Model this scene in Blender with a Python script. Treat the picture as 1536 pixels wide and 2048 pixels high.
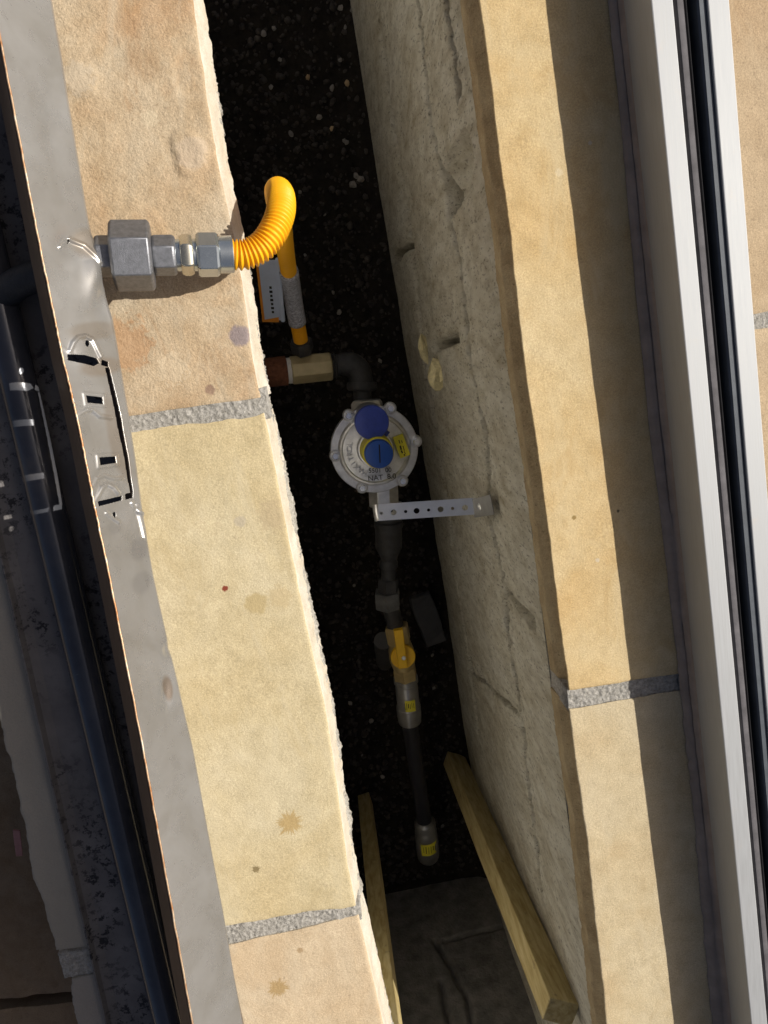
import bpy, bmesh, math, random
import numpy as np
from mathutils import Vector, Matrix

sc = bpy.context.scene
for o in list(bpy.data.objects):
    bpy.data.objects.remove(o)

# ------------------------------------------------------------------ camera
CAM_H = 0.60                      # camera height above the coping stones (z = 0)
F = 1539.0                        # focal length in pixels of a 1536 x 2048 frame
_c = np.array([768.0, 1024.0])
_nY = np.array([1141.0, 6716.0, F]); _nY /= np.linalg.norm(_nY)
_nZ = np.array([-158.0, (-F * F + 158.0 * 1141.0) / 6716.0, F]); _nZ /= np.linalg.norm(_nZ)
_X = np.cross(_nY, _nZ)
R = np.array([_X, -_nY, -_nZ])    # rows: world axes seen in camera axes (x right, y down, z forward)

def P(px, py, z=0.0):
    """point of the place at height z, surveyed from the photograph"""
    d = R @ np.array([px - _c[0], py - _c[1], F])
    t = (z - CAM_H) / d[2]
    return np.array([0.0, 0.0, CAM_H]) + d * t

def PX(px, py, x):
    """point on the vertical plane X = x"""
    d = R @ np.array([px - _c[0], py - _c[1], F])
    t = x / d[0]
    return np.array([0.0, 0.0, CAM_H]) + d * t

cam_data = bpy.data.cameras.new('camera')
cam_data.sensor_fit = 'VERTICAL'
cam_data.sensor_height = 36.0
cam_data.sensor_width = 27.0
cam_data.lens = 36.0 * F / 2048.0
cam_data.clip_start = 0.01
cam_data.clip_end = 500.0
cam = bpy.data.objects.new('camera', cam_data)
sc.collection.objects.link(cam)
M = Matrix.Identity(4)
right, down, fwd = R[:, 0], R[:, 1], R[:, 2]
for i in range(3):
    M[i][0] = right[i]; M[i][1] = -down[i]; M[i][2] = -fwd[i]
M[2][3] = CAM_H
cam.matrix_world = M
sc.camera = cam

# ------------------------------------------------------------------ sky, sun, exposure
SUN_EL = math.radians(43.0)
SUN_AZ = math.radians(7.0)        # turned from +X towards +Y
world = bpy.data.worlds.new('World')
sc.world = world
world.use_nodes = True
wn = world.node_tree.nodes
sky = wn.new('ShaderNodeTexSky')
sky.sky_type = 'NISHITA'
sky.sun_disc = False
sky.sun_elevation = SUN_EL
sky.sun_rotation = math.radians(90) - SUN_AZ
sky.air_density = 0.6
sky.dust_density = 5.0
sky.ozone_density = 0.6
bg = wn['Background']
bg.inputs['Strength'].default_value = 0.06
world.node_tree.links.new(sky.outputs[0], bg.inputs['Color'])

sun_data = bpy.data.lights.new('sun', 'SUN')
sun_data.energy = 4.6
sun_data.angle = math.radians(0.5)
sun_data.color = (1.0, 0.955, 0.885)
sun = bpy.data.objects.new('sun', sun_data)
sc.collection.objects.link(sun)
to_sun = Vector((math.cos(SUN_EL) * math.cos(SUN_AZ), math.cos(SUN_EL) * math.sin(SUN_AZ), math.sin(SUN_EL)))
sun.rotation_euler = (-to_sun).to_track_quat('-Z', 'Y').to_euler()
sun.location = to_sun * 5

sc.view_settings.view_transform = 'Standard'
sc.view_settings.look = 'None'
sc.view_settings.gamma = 1.0
sc.view_settings.use_curve_mapping = False
sc.view_settings.exposure = 0.1
sc.cycles.max_bounces = 8
sc.cycles.diffuse_bounces = 5

# ------------------------------------------------------------------ noise
def _hash(ix, iy, seed):
    h = (ix.astype(np.int64) * 374761393 + iy.astype(np.int64) * 668265263 + seed * 974634777) & 0x7fffffff
    h = ((h ^ (h >> 13)) * 1274126177) & 0x7fffffff
    h = h ^ (h >> 16)
    return (h & 0xffff) / 65535.0

def vnoise(x, y, seed=0):
    x = np.asarray(x, float); y = np.asarray(y, float)
    ix = np.floor(x); iy = np.floor(y)
    fx = x - ix; fy = y - iy
    fx = fx * fx * (3 - 2 * fx); fy = fy * fy * (3 - 2 * fy)
    a = _hash(ix, iy, seed); b = _hash(ix + 1, iy, seed)
    c = _hash(ix, iy + 1, seed); d = _hash(ix + 1, iy + 1, seed)
    return (a + (b - a) * fx) * (1 - fy) + (c + (d - c) * fx) * fy

def fbm(x, y, seed=0, octaves=4, gain=0.5):
    """about -0.5 .. 0.5"""
    s = 0.0; a = 1.0; t = 0.0
    for k in range(octaves):
        s = s + a * (vnoise(np.asarray(x) * 2 ** k, np.asarray(y) * 2 ** k, seed + k * 17) - 0.5)
        t += a; a *= gain
    return s / t

def seg_dist(x, y, pts):
    """distance of points to a polyline"""
    best = np.full(np.shape(x), 1e9)
    for (ax, ay), (bx, by) in zip(pts[:-1], pts[1:]):
        dx, dy = bx - ax, by - ay
        t = np.clip(((x - ax) * dx + (y - ay) * dy) / (dx * dx + dy * dy + 1e-12), 0, 1)
        best = np.minimum(best, np.hypot(x - ax - t * dx, y - ay - t * dy))
    return best

# ------------------------------------------------------------------ object helpers
COL = sc.collection

def tag(o, label, cat, group=None):
    o['label'] = label; o['category'] = cat
    if group: o['group'] = group
    return o

def thing(name, loc, label, cat, group=None):
    o = bpy.data.objects.new(name, None)
    o.empty_display_size = 0.03
    COL.objects.link(o)
    o.location = Vector([float(v) for v in loc])
    return tag(o, label, cat, group)

def inv_of(o):
    m = Matrix.Identity(4)
    p = o
    chain = []
    while p:
        chain.append(p); p = p.parent
    for q in reversed(chain):
        m = m @ (q.matrix_parent_inverse if q.parent else Matrix.Identity(4)) @ Matrix.Translation(q.location)
    return m.inverted()

def mesh_obj(name, verts, faces, mat, parent=None, smooth=False, weld=False):
    me = bpy.data.meshes.new(name)
    me.from_pydata([tuple(map(float, v)) for v in verts], [], [tuple(map(int, f)) for f in faces])
    me.validate()
    if smooth:
        me.polygons.foreach_set('use_smooth', [True] * len(me.polygons))
    me.materials.append(mat)
    o = bpy.data.objects.new(name, me)
    COL.objects.link(o)
    if parent:
        o.parent = parent
        o.matrix_parent_inverse = inv_of(parent)
    return o

def own_origin(o):
    """put the origin of a single-mesh thing at its base"""
    me = o.data
    co = np.empty(len(me.vertices) * 3); me.vertices.foreach_get('co', co); co = co.reshape(-1, 3)
    b = np.array([co[:, 0].mean(), co[:, 1].mean(), co[:, 2].min()])
    me.vertices.foreach_set('co', (co - b).ravel()); me.update()
    o.location = Vector([float(v) for v in b])
    return o

def bevel(o, w, seg=2, angle=35):
    m = o.modifiers.new('bevel', 'BEVEL'); m.width = w; m.segments = seg
    m.limit_method = 'ANGLE'; m.angle_limit = math.radians(angle)
    return o

def smooth_angle(o, deg=40):
    me = o.data
    bm = bmesh.new(); bm.from_mesh(me)
    for f in bm.faces: f.smooth = True
    for e in bm.edges:
        e.smooth = not (len(e.link_faces) == 2 and e.calc_face_angle(0) > math.radians(deg))
    bm.to_mesh(me); bm.free()
    return o

def frame(d):
    d = np.asarray(d, float); d = d / np.linalg.norm(d)
    up = np.array([0, 0, 1.0]) if abs(d[2]) < 0.92 else np.array([0, 1.0, 0])
    s = np.cross(d, up); s /= np.linalg.norm(s)
    return d, s, np.cross(s, d)

def lathe(name, p0, d, prof, mat, parent=None, seg=24, rot=0.0, smooth=35, jit=0.0, seed=0):
    """prof: (distance along d, radius); closes its ends"""
    p0 = np.asarray(p0, float)
    d, s, u = frame(d)
    vs, fs = [], []
    for k, (t, r) in enumerate(prof):
        for i in range(seg):
            a = rot + 2 * math.pi * i / seg
            rr = r * (1 + (jit * float(fbm(np.array([i * .9]), np.array([t * 300]), seed)[0]) if jit else 0))
            vs.append(p0 + d * t + (s * math.cos(a) + u * math.sin(a)) * rr)
    for k in range(len(prof) - 1):
        for i in range(seg):
            j = (i + 1) % seg
            fs.append((k * seg + i, k * seg + j, (k + 1) * seg + j, (k + 1) * seg + i))
    fs.append(tuple(range(seg - 1, -1, -1)))
    n = (len(prof) - 1) * seg
    fs.append(tuple(n + i for i in range(seg)))
    o = mesh_obj(name, vs, fs, mat, parent)
    if smooth: smooth_angle(o, smooth)
    return o

def hexnut(prof_len, r, ch=0.12):
    c = ch * r
    return [(0, r * .90), (c, r), (prof_len - c, r), (prof_len, r * .90)]

def catmull(pts, n):
    pts = [np.asarray(p, float) for p in pts]
    pts = [2 * pts[0] - pts[1]] + pts + [2 * pts[-1] - pts[-2]]
    out = []
    for i in range(1, len(pts) - 2):
        p0, p1, p2, p3 = pts[i - 1:i + 3]
        for k in range(n):
            t = k / n
            out.append(0.5 * ((2 * p1) + (-p0 + p2) * t + (2 * p0 - 5 * p1 + 4 * p2 - p3) * t * t + (-p0 + 3 * p1 - 3 * p2 + p3) * t ** 3))
    out.append(pts[-2])
    return np.array(out)

def resample(path, step):
    s = np.concatenate([[0], np.cumsum(np.linalg.norm(np.diff(path, axis=0), axis=1))])
    n = max(2, int(s[-1] / step) + 1)
    t = np.linspace(0, s[-1], n)
    return np.stack([np.interp(t, s, path[:, k]) for k in range(3)], 1), t

def sweep(name, path, rad, mat, parent=None, seg=20, smooth=True, cap=True):
    """tube along path; rad a number or one per point"""
    path = np.asarray(path); n = len(path)
    rad = np.full(n, rad) if np.isscalar(rad) else np.asarray(rad)
    T = np.gradient(path, axis=0); T /= np.linalg.norm(T, axis=1)[:, None]
    _, s, _u = frame(T[0])
    vs = []; fs = []
    for k in range(n):
        s = s - T[k] * np.dot(s, T[k]); s /= np.linalg.norm(s)
        u = np.cross(T[k], s)
        for i in range(seg):
            a = 2 * math.pi * i / seg
            vs.append(path[k] + (s * math.cos(a) + u * math.sin(a)) * rad[k])
    for k in range(n - 1):
        for i in range(seg):
            j = (i + 1) % seg
            fs.append((k * seg + i, k * seg + j, (k + 1) * seg + j, (k + 1) * seg + i))
    if cap:
        fs.append(tuple(range(seg - 1, -1, -1))); fs.append(tuple((n - 1) * seg + i for i in range(seg)))
    return mesh_obj(name, vs, fs, mat, parent, smooth)

def bar(name, p0, p1, w, t, side, mat, parent=None, bev=0.0, cuts=1, wob=0.0, seed=0):
    """box between two points; w along side, t along the third axis"""
    p0 = np.asarray(p0, float); p1 = np.asarray(p1, float)
    d = p1 - p0; L = np.linalg.norm(d); d /= L
    side = np.asarray(side, float); side = side - d * np.dot(side, d); side /= np.linalg.norm(side)
    n = np.cross(d, side)
    vs, fs = [], []
    for k in range(cuts + 1):
        c = p0 + d * L * k / cuts
        for a, b in ((-1, -1), (1, -1), (1, 1), (-1, 1)):
            w_ = wob * (float(vnoise(np.array([k * .7]), np.array([a * 3 + b * 7.0]), seed)[0]) - .5)
            vs.append(c + side * (a * w / 2 + w_) + n * (b * t / 2 + w_))
    for k in range(cuts):
        for i in range(4):
            j = (i + 1) % 4
            fs.append((k * 4 + i, k * 4 + j, k * 4 + 4 + j, k * 4 + 4 + i))
    fs.append((3, 2, 1, 0)); fs.append(tuple(cuts * 4 + i for i in range(4)))
    o = mesh_obj(name, vs, fs, mat, parent)
    if bev: bevel(o, bev)
    return o

def grid_faces(nu, nv, off=0, mask=None):
    i, j = np.meshgrid(np.arange(nu - 1), np.arange(nv - 1))
    a = (j * nu + i + off)
    q = np.stack([a, a + 1, a + nu + 1, a + nu], -1)
    if mask is not None: q = q[mask]
    return q.reshape(-1, 4)

def np_mesh(name, verts, quads, mat, parent=None, smooth=True):
    me = bpy.data.meshes.new(name)
    verts = np.asarray(verts, np.float32); quads = np.asarray(quads, np.int32)
    me.vertices.add(len(verts)); me.vertices.foreach_set('co', verts.ravel())
    n = len(quads); k = quads.shape[1]
    me.loops.add(n * k); me.loops.foreach_set('vertex_index', quads.ravel())
    me.polygons.add(n)
    me.polygons.foreach_set('loop_start', np.arange(0, n * k, k, dtype=np.int32))
    me.polygons.foreach_set('loop_total', np.full(n, k, np.int32))
    me.update(calc_edges=True); me.validate()
    if smooth: me.polygons.foreach_set('use_smooth', np.ones(n, bool))
    me.materials.append(mat)
    o = bpy.data.objects.new(name, me); COL.objects.link(o)
    if parent:
        o.parent = parent; o.matrix_parent_inverse = inv_of(parent)
    return o

def text_mesh(name, s, size, mat, place, parent=None, extrude=0.0003):
    """flat lettering; place is a 4x4 matrix"""
    cu = bpy.data.curves.new(name, 'FONT'); cu.body = s; cu.size = size
    cu.extrude = extrude; cu.align_x = 'CENTER'; cu.align_y = 'CENTER'
    tmp = bpy.data.objects.new('tmp', cu); COL.objects.link(tmp)
    me = bpy.data.meshes.new_from_object(tmp)
    bpy.data.objects.remove(tmp)
    me.transform(place); me.materials.clear(); me.materials.append(mat); me.name = name
    o = bpy.data.objects.new(name, me); COL.objects.link(o)
    if parent:
        o.parent = parent; o.matrix_parent_inverse = inv_of(parent)
    return o

# ------------------------------------------------------------------ materials
class N:
    def __init__(self, name, rough=0.8, metal=0.0, spec=0.4):
        self.m = bpy.data.materials.new(name); self.m.use_nodes = True
        self.nt = self.m.node_tree; self.b = self.nt.nodes['Principled BSDF']
        self.b.inputs['Roughness'].default_value = rough
        self.b.inputs['Metallic'].default_value = metal
        self.b.inputs['Specular IOR Level'].default_value = spec
        tc = self.nt.nodes.new('ShaderNodeTexCoord'); self.co = tc.outputs['Object']
    def link(self, a, b): self.nt.links.new(a, b)
    def map(self, scale=(1, 1, 1), loc=(0, 0, 0)):
        n = self.nt.nodes.new('ShaderNodeMapping'); n.inputs['Scale'].default_value = scale; n.inputs['Location'].default_value = loc
        self.link(self.co, n.inputs['Vector']); return n.outputs[0]
    def noise(self, scale, detail=5, rough=0.6, co=None, dist=0.0):
        n = self.nt.nodes.new('ShaderNodeTexNoise'); n.inputs['Scale'].default_value = scale
        n.inputs['Detail'].default_value = detail; n.inputs['Roughness'].default_value = rough
        n.inputs['Distortion'].default_value = dist
        self.link(co or self.co, n.inputs['Vector']); return n.outputs['Fac']
    def vor(self, scale, feature='F1', co=None):
        n = self.nt.nodes.new('ShaderNodeTexVoronoi'); n.inputs['Scale'].default_value = scale; n.feature = feature
        self.link(co or self.co, n.inputs['Vector']); return n.outputs['Distance']
    def ramp(self, fac, stops, interp='LINEAR'):
        n = self.nt.nodes.new('ShaderNodeValToRGB'); n.color_ramp.interpolation = interp
        e = n.color_ramp.elements
        while len(e) < len(stops): e.new(0.5)
        for k, (p, c) in enumerate(stops):
            e[k].position = p; e[k].color = (*c, 1) if len(c) == 3 else c
        self.link(fac, n.inputs[0]); return n.outputs[0]
    def mix(self, fac, a, b, mode='MIX'):
        n = self.nt.nodes.new('ShaderNodeMix'); n.data_type = 'RGBA'; n.blend_type = mode
        for s, v in ((n.inputs[0], fac), (n.inputs[6], a), (n.inputs[7], b)):
            if hasattr(v, 'links'): self.link(v, s)
            elif isinstance(v, (tuple, list)): s.default_value = (*v, 1)
            else: s.default_value = v
        return n.outputs[2]
    def math(self, op, a, b):
        n = self.nt.nodes.new('ShaderNodeMath'); n.operation = op
        for s, v in ((n.inputs[0], a), (n.inputs[1], b)):
            if hasattr(v, 'links'): self.link(v, s)
            else: s.default_value = v
        return n.outputs[0]
    def color(self, c):
        if hasattr(c, 'links'): self.link(c, self.b.inputs['Base Color'])
        else: self.b.inputs['Base Color'].default_value = (*c, 1)
        return self
    def rough(self, r): self.link(r, self.b.inputs['Roughness']); return self
    def bump(self, h, strength=0.4, dist=0.001):
        n = self.nt.nodes.new('ShaderNodeBump'); n.inputs['Strength'].default_value = strength
        n.inputs['Distance'].default_value = dist
        self.link(h, n.inputs['Height']); self.link(n.outputs[0], self.b.inputs['Normal']); return self

def g(v): return (v, v, v)

def sandstone(name, base, warm, pale, patch=14, loc=(0, 0, 0), bumps=0.5, pits=0.5, stains=()):
    n = N(name, 0.88, spec=0.25)
    co = n.map((1, 1, 1), loc)
    big = n.noise(patch, 4, .55, co, .6)
    c = n.ramp(big, [(.30, warm), (.50, base), (.70, pale)])
    mid = n.noise(55, 5, .65, co)
    c = n.mix(.35, c, n.ramp(mid, [(.3, [x * .72 for x in base]), (.7, [min(1, x * 1.18) for x in pale])]))
    grain = n.noise(800, 4, .75, co)
    c = n.mix(.32, c, n.ramp(grain, [(.34, g(.18)), (.66, g(.82))]), 'OVERLAY')
    pit = n.vor(120, 'F1', co)
    spots = n.noise(260, 2, .5, co)
    pm = n.ramp(spots, [(.66, g(0)), (.71, g(1))])
    c = n.mix(n.math('MULTIPLY', pm, pits), c, [x * .45 for x in base])
    streak = n.noise(30, 5, .65, n.map((1, .35, 1), loc), 1.2)
    c = n.mix(n.math('MULTIPLY', n.ramp(streak, [(.52, g(0)), (.66, g(1))]), .45), c, pale)
    c = n.mix(n.math('MULTIPLY', n.ramp(n.noise(22, 5, .7, n.map((1, .5, 1), (loc[1], loc[0], 3)), 1.0), [(.56, g(0)), (.68, g(1))]), .4), c, [x * .85 for x in warm])
    for px, py, r, col, ray, amt in stains:
        p = P(px, py, 0)
        sub = n.nt.nodes.new('ShaderNodeVectorMath'); sub.operation = 'SUBTRACT'
        n.link(n.co, sub.inputs[0]); sub.inputs[1].default_value = (p[0], p[1], 0)
        ln = n.nt.nodes.new('ShaderNodeVectorMath'); ln.operation = 'LENGTH'; n.link(sub.outputs[0], ln.inputs[0])
        wob = n.math('MULTIPLY', n.math('SUBTRACT', n.noise(1.3 / r if not ray else 2.6 / r, 4, .7, None, ray), .5), r * (1.1 if not ray else 2.4))
        if ray >= 2:
            nm = n.nt.nodes.new('ShaderNodeVectorMath'); nm.operation = 'NORMALIZE'; n.link(sub.outputs[0], nm.inputs[0])
            sp = n.ramp(n.noise(1.6 + ray, 5, .75, nm.outputs[0]), [(.45, g(0)), (.72, g(1))])
            wob = n.math('SUBTRACT', n.math('MULTIPLY', wob, .5), n.math('MULTIPLY', sp, r * 1.3))
        d = n.math('ADD', ln.outputs['Value'], wob)
        m = n.ramp(n.math('DIVIDE', d, r * 2), [(.38, g(amt)), (.54, g(0))])
        c = n.mix(m, c, col)
    if name == 'sandstone_cream' or name == 'sandstone_pinkish':      # these two stones turn grey towards their left side, edge broken by noise
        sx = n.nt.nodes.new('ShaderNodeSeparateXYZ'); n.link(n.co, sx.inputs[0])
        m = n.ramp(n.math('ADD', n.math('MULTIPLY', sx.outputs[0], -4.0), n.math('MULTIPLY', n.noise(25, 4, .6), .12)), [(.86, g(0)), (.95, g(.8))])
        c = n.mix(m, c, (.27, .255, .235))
    n.color(c)
    h = n.math('ADD', n.math('MULTIPLY', n.noise(420, 4, .7, co), .6), n.math('MULTIPLY', n.noise(90, 4, .6, co), .9))
    n.bump(h, bumps * 1.2, .0014)
    return n.m

def plain(name, col, rough=.6, metal=0, spec=.4, vary=.12, scale=120, bump=.15, bscale=500, bd=.0004):
    n = N(name, rough, metal, spec)
    a = n.noise(scale, 5, .6)
    n.color(n.ramp(a, [(.3, [x * (1 - vary) for x in col]), (.7, [min(1, x * (1 + vary)) for x in col])]))
    if bump: n.bump(n.noise(bscale, 4, .65), bump, bd)
    return n.m

MAT = {}
MAT['stoneA'] = sandstone('sandstone_brown', (.445, .325, .195), (.41, .235, .11), (.51, .43, .31), 11, (3, 1, 0), .8, .35, [(480, 672, .0085, (.24, .20, .21), 0, .85), (345, 740, .012, (.56, .46, .32), 1, .6), (250, 690, .02, (.40, .20, .08), .5, .5), (385, 305, .012, (.52, .42, .31), 0, .6), (155, 160, .012, (.50, .42, .31), .5, .6), (420, 780, .004, (.2, .12, .09), 0, .7), (300, 235, .006, (.58, .48, .33), 1, .7)])
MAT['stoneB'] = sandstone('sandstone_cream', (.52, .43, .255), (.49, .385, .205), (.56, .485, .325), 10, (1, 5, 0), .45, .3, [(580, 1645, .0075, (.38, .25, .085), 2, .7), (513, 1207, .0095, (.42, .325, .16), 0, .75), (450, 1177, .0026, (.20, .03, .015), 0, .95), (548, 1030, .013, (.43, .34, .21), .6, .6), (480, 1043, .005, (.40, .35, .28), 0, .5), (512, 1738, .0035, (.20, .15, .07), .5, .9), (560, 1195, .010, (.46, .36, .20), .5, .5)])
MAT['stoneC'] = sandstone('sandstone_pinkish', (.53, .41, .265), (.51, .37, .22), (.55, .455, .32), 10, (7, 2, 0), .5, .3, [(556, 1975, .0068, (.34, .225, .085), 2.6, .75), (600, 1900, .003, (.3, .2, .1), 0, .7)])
MAT['stoneD'] = sandstone('sandstone_gold', (.55, .405, .205), (.53, .35, .145), (.58, .465, .275), 11, (2, 9, 0), .4, .25, [(1148, 1035, .002, (.25, .17, .06), 0, .9), (1236, 1022, .0014, (.1, .08, .05), 0, .9), (1180, 286, .0016, (.60, .55, .45), 0, .5), (1118, 345, .003, (.66, .55, .36), 1, .7), (1195, 1120, .002, (.6, .55, .45), 0, .5)])
MAT['stoneE'] = sandstone('sandstone_buff', (.51, .41, .25), (.49, .365, .20), (.54, .455, .305), 11, (9, 4, 0), .45, .2)
MAT['stoneF'] = sandstone('sandstone_paving', (.41, .305, .19), (.39, .27, .155), (.45, .35, .23), 9, (4, 4, 0), .5, .4)
MAT['stoneG'] = sandstone('sandstone_dark_paving', (.20, .14, .085), (.17, .11, .06), (.23, .17, .11), 12, (5, 8, 0), .9, .4)

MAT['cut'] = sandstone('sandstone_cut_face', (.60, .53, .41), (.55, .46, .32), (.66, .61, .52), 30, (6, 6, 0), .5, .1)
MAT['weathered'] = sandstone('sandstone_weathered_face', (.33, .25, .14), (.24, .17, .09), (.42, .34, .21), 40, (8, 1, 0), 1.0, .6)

def mortar_mat(name, lo, hi, bump=.9):
    n = N(name, .95, spec=.15)
    v = n.noise(330, 5, .75)
    c = n.ramp(v, [(.30, lo), (.48, [(a + b) / 2 for a, b in zip(lo, hi)]), (.62, hi)])
    sp = n.ramp(n.vor(420), [(.10, g(.0)), (.2, g(1))])
    c = n.mix(n.math('MULTIPLY', n.math('SUBTRACT', 1.0, sp), .5), c, [x * .4 for x in lo])
    n.color(c)
    n.bump(n.math('ADD', n.noise(350, 5, .8), n.math('MULTIPLY', n.vor(260), .8)), bump, .0022)
    return n.m
MAT['mortar'] = mortar_mat('mortar_grey', (.25, .235, .20), (.50, .475, .43))
MAT['mortar_white'] = mortar_mat('mortar_pale', (.36, .335, .28), (.60, .57, .50), 1.0)

def wall_mat():
    n = N('rendered_block', .95, spec=.15)
    st = n.map((1, 1, .42))
    a = n.noise(16, 6, .65, st, .8)
    c = n.ramp(a, [(.3, (.46, .39, .26)), (.48, (.66, .62, .50)), (.68, (.80, .78, .69))])
    b = n.noise(70, 6, .7, st)
    c = n.mix(.5, c, n.ramp(b, [(.34, (.33, .28, .18)), (.58, (.74, .71, .60))]))
    s = n.noise(330, 3, .6, st)
    c = n.mix(n.math('MULTIPLY', n.ramp(s, [(.57, g(0)), (.66, g(1))]), .6), c, (.14, .12, .085))
    n.color(c)
    n.bump(n.math('ADD', n.noise(330, 6, .8, st), n.math('MULTIPLY', n.noise(110, 4, .6, st), .8)), 1.0, .0045)
    return n.m
MAT['wall'] = wall_mat()
MAT['wall_left'] = plain('pale_block', (.82, .79, .72), .95, 0, .1, .15, 20, .5, 100, .002)
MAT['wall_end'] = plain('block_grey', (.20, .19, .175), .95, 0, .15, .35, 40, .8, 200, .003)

n = N('dark_soil', .98, spec=.1)
n.color(n.ramp(n.noise(60, 6, .7), [(.3, (.012, .010, .008)), (.7, (.035, .030, .024))]))
n.bump(n.noise(160, 5, .7), .8, .004); MAT['soil'] = n.m
MAT['gravel'] = plain('gravel_dark', (.055, .048, .042), .9, 0, .2, .7, 90, .4, 300, .001)
MAT['pebble'] = plain('pebble_pale', (.27, .25, .22), .8, 0, .3, .5, 90, .4, 300, .0008)
MAT['pebble2'] = plain('pebble_tan', (.50, .36, .20), .8, 0, .3, .3, 90, .4, 300, .0008)

def steel_mat():
    n = N('stainless_sheet', .38, .62, .5)
    a = n.noise(26, 5, .6, None, .5)
    n.color(n.ramp(a, [(.3, (.36, .345, .315)), (.55, (.42, .41, .39)), (.75, (.46, .455, .44))]))
    n.rough(n.ramp(n.noise(70, 5, .6), [(.3, g(.24)), (.7, g(.34))]))
    c = n.b.inputs['Base Color'].links[0].from_socket
    for px, py, z, rx, ry, col, amt in ((268, 1112, .11, .0042, .0075, (.30, .29, .28), .6), (276, 1175, .11, .0042, .0075, (.30, .29, .28), .5), (228, 1055, .11, .003, .005, (.3, .29, .28), .4),
                                        (330, 1390, .115, .0025, .009, (.25, .18, .12), .7), (148, 470, .1, .010, .010, (.33, .27, .2), .6), (172, 660, .1, .012, .006, (.30, .25, .19), .5), (190, 735, .1, .010, .006, (.32, .25, .18), .5), (225, 880, .1, .004, .03, (.30, .24, .18), .5)):
        p = P(px, py, z)
        sub = n.nt.nodes.new('ShaderNodeVectorMath'); sub.operation = 'SUBTRACT'; n.link(n.co, sub.inputs[0]); sub.inputs[1].default_value = tuple(p)
        mu = n.nt.nodes.new('ShaderNodeVectorMath'); mu.operation = 'MULTIPLY'; n.link(sub.outputs[0], mu.inputs[0]); mu.inputs[1].default_value = (1 / rx, 1 / ry, 0)
        ln = n.nt.nodes.new('ShaderNodeVectorMath'); ln.operation = 'LENGTH'; n.link(mu.outputs[0], ln.inputs[0])
        m = n.ramp(n.math('ADD', n.math('MULTIPLY', ln.outputs['Value'], .5), n.math('MULTIPLY', n.noise(300, 3, .6), .1)), [(.42, g(amt)), (.62, g(0))])
        c = n.mix(m, c, col)
    n.color(c)
    n.bump(n.noise(1400, 2, .5), .008, .0003)
    return n.m
MAT['steel'] = steel_mat()
n = N('heat_tinted_edge', .5, .6)
n.color(n.ramp(n.noise(90, 5, .7), [(.35, (.42, .19, .075)), (.55, (.62, .46, .30)), (.7, (.78, .72, .62))])); MAT['rim'] = n.m
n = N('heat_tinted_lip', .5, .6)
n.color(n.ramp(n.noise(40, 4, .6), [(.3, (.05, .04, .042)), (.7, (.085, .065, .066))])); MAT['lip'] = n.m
n = N('sooty_plate', .7, .0, .25)
sp = n.ramp(n.noise(130, 6, .75), [(.52, g(0)), (.58, g(1))])
zone = n.ramp(n.noise(14, 3, .5), [(.38, g(0)), (.58, g(1))])
n.color(n.mix(n.math('MULTIPLY', sp, zone), n.ramp(n.noise(30, 4, .6), [(.3, (.13, .12, .115)), (.7, (.20, .185, .175))]), (.03, .028, .03)))
n.bump(n.noise(300, 4, .6), .3, .0006); MAT['soot'] = n.m
n = N('heat_blued_tube', .30, .25, .6)
n.color(n.ramp(n.noise(20, 5, .6), [(.3, (.055, .057, .066)), (.55, (.085, .087, .098)), (.75, (.13, .118, .112))]))
n.rough(n.ramp(n.noise(160, 5, .7), [(.4, g(.12)), (.7, g(.28))])); n.bump(n.noise(600, 3, .6), .06, .0004); MAT['blued'] = n.m

MAT['iron'] = plain('zinc_cast_iron', (.23, .235, .25), .42, .75, .5, .2, 300, .35, 1500, .0005)
MAT['zinc'] = plain('zinc_plated', (.56, .60, .61), .24, .9, .5, .08, 60, .05)
MAT['zinc_y'] = plain('zinc_yellow', (.60, .57, .47), .24, .9, .5, .1, 80, .05)
MAT['tape'] = plain('thread_tape', (.72, .72, .70), .7, 0, .3, .1, 200, .4, 400, .0008)
n = N('yellow_hose', .46, 0, .35); n.color(n.ramp(n.noise(30, 3, .5), [(.3, (.84, .40, .006)), (.7, (.90, .45, .010))])); MAT['hose'] = n.m
MAT['blackiron'] = plain('black_iron', (.045, .045, .047), .55, .3, .5, .3, 90, .6, 350, .001)
MAT['greyiron'] = plain('grey_iron', (.16, .165, .17), .5, .5, .5, .25, 90, .4, 350, .001)
MAT['rust'] = plain('rusty_iron', (.16, .065, .035), .85, .1, .3, .4, 160, .7, 350, .001)
MAT['brass'] = plain('dull_brass', (.56, .44, .22), .42, .7, .5, .12, 80, .15)
MAT['brass_pale'] = plain('pale_brass', (.50, .42, .24), .45, .55, .5, .12, 80, .15)
MAT['diecast'] = plain('die_cast_zinc', (.72, .73, .75), .36, .9, .5, .2, 60, .3, 700, .0004)
MAT['bolt'] = plain('bright_bolt', (.88, .90, .93), .25, 1.0, .5, .06, 60, 0)
MAT['blue'] = plain('blue_plastic', (.012, .07, .34), .42, 0, .5, .1, 60, .2, 900, .0003)
MAT['violet'] = plain('violet_blue_plastic', (.03, .06, .36), .42, 0, .5, .15, 90, .35, 500, .0006)
MAT['yellow'] = plain('yellow_label', (.74, .66, .045), .55, 0, .4, .06, 80, 0)
MAT['ypaint'] = plain('yellow_paint', (.80, .47, .012), .45, 0, .5, .08, 60, .1)
MAT['ink'] = plain('black_ink', (.02, .02, .02), .7, 0, .3, .1, 60, 0)
MAT['paper'] = plain('tag_paper', (.50, .58, .74), .6, 0, .4, .06, 60, 0)
MAT['orange'] = plain('orange_card', (.70, .26, .02), .6, 0, .4, .06, 60, 0)
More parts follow.
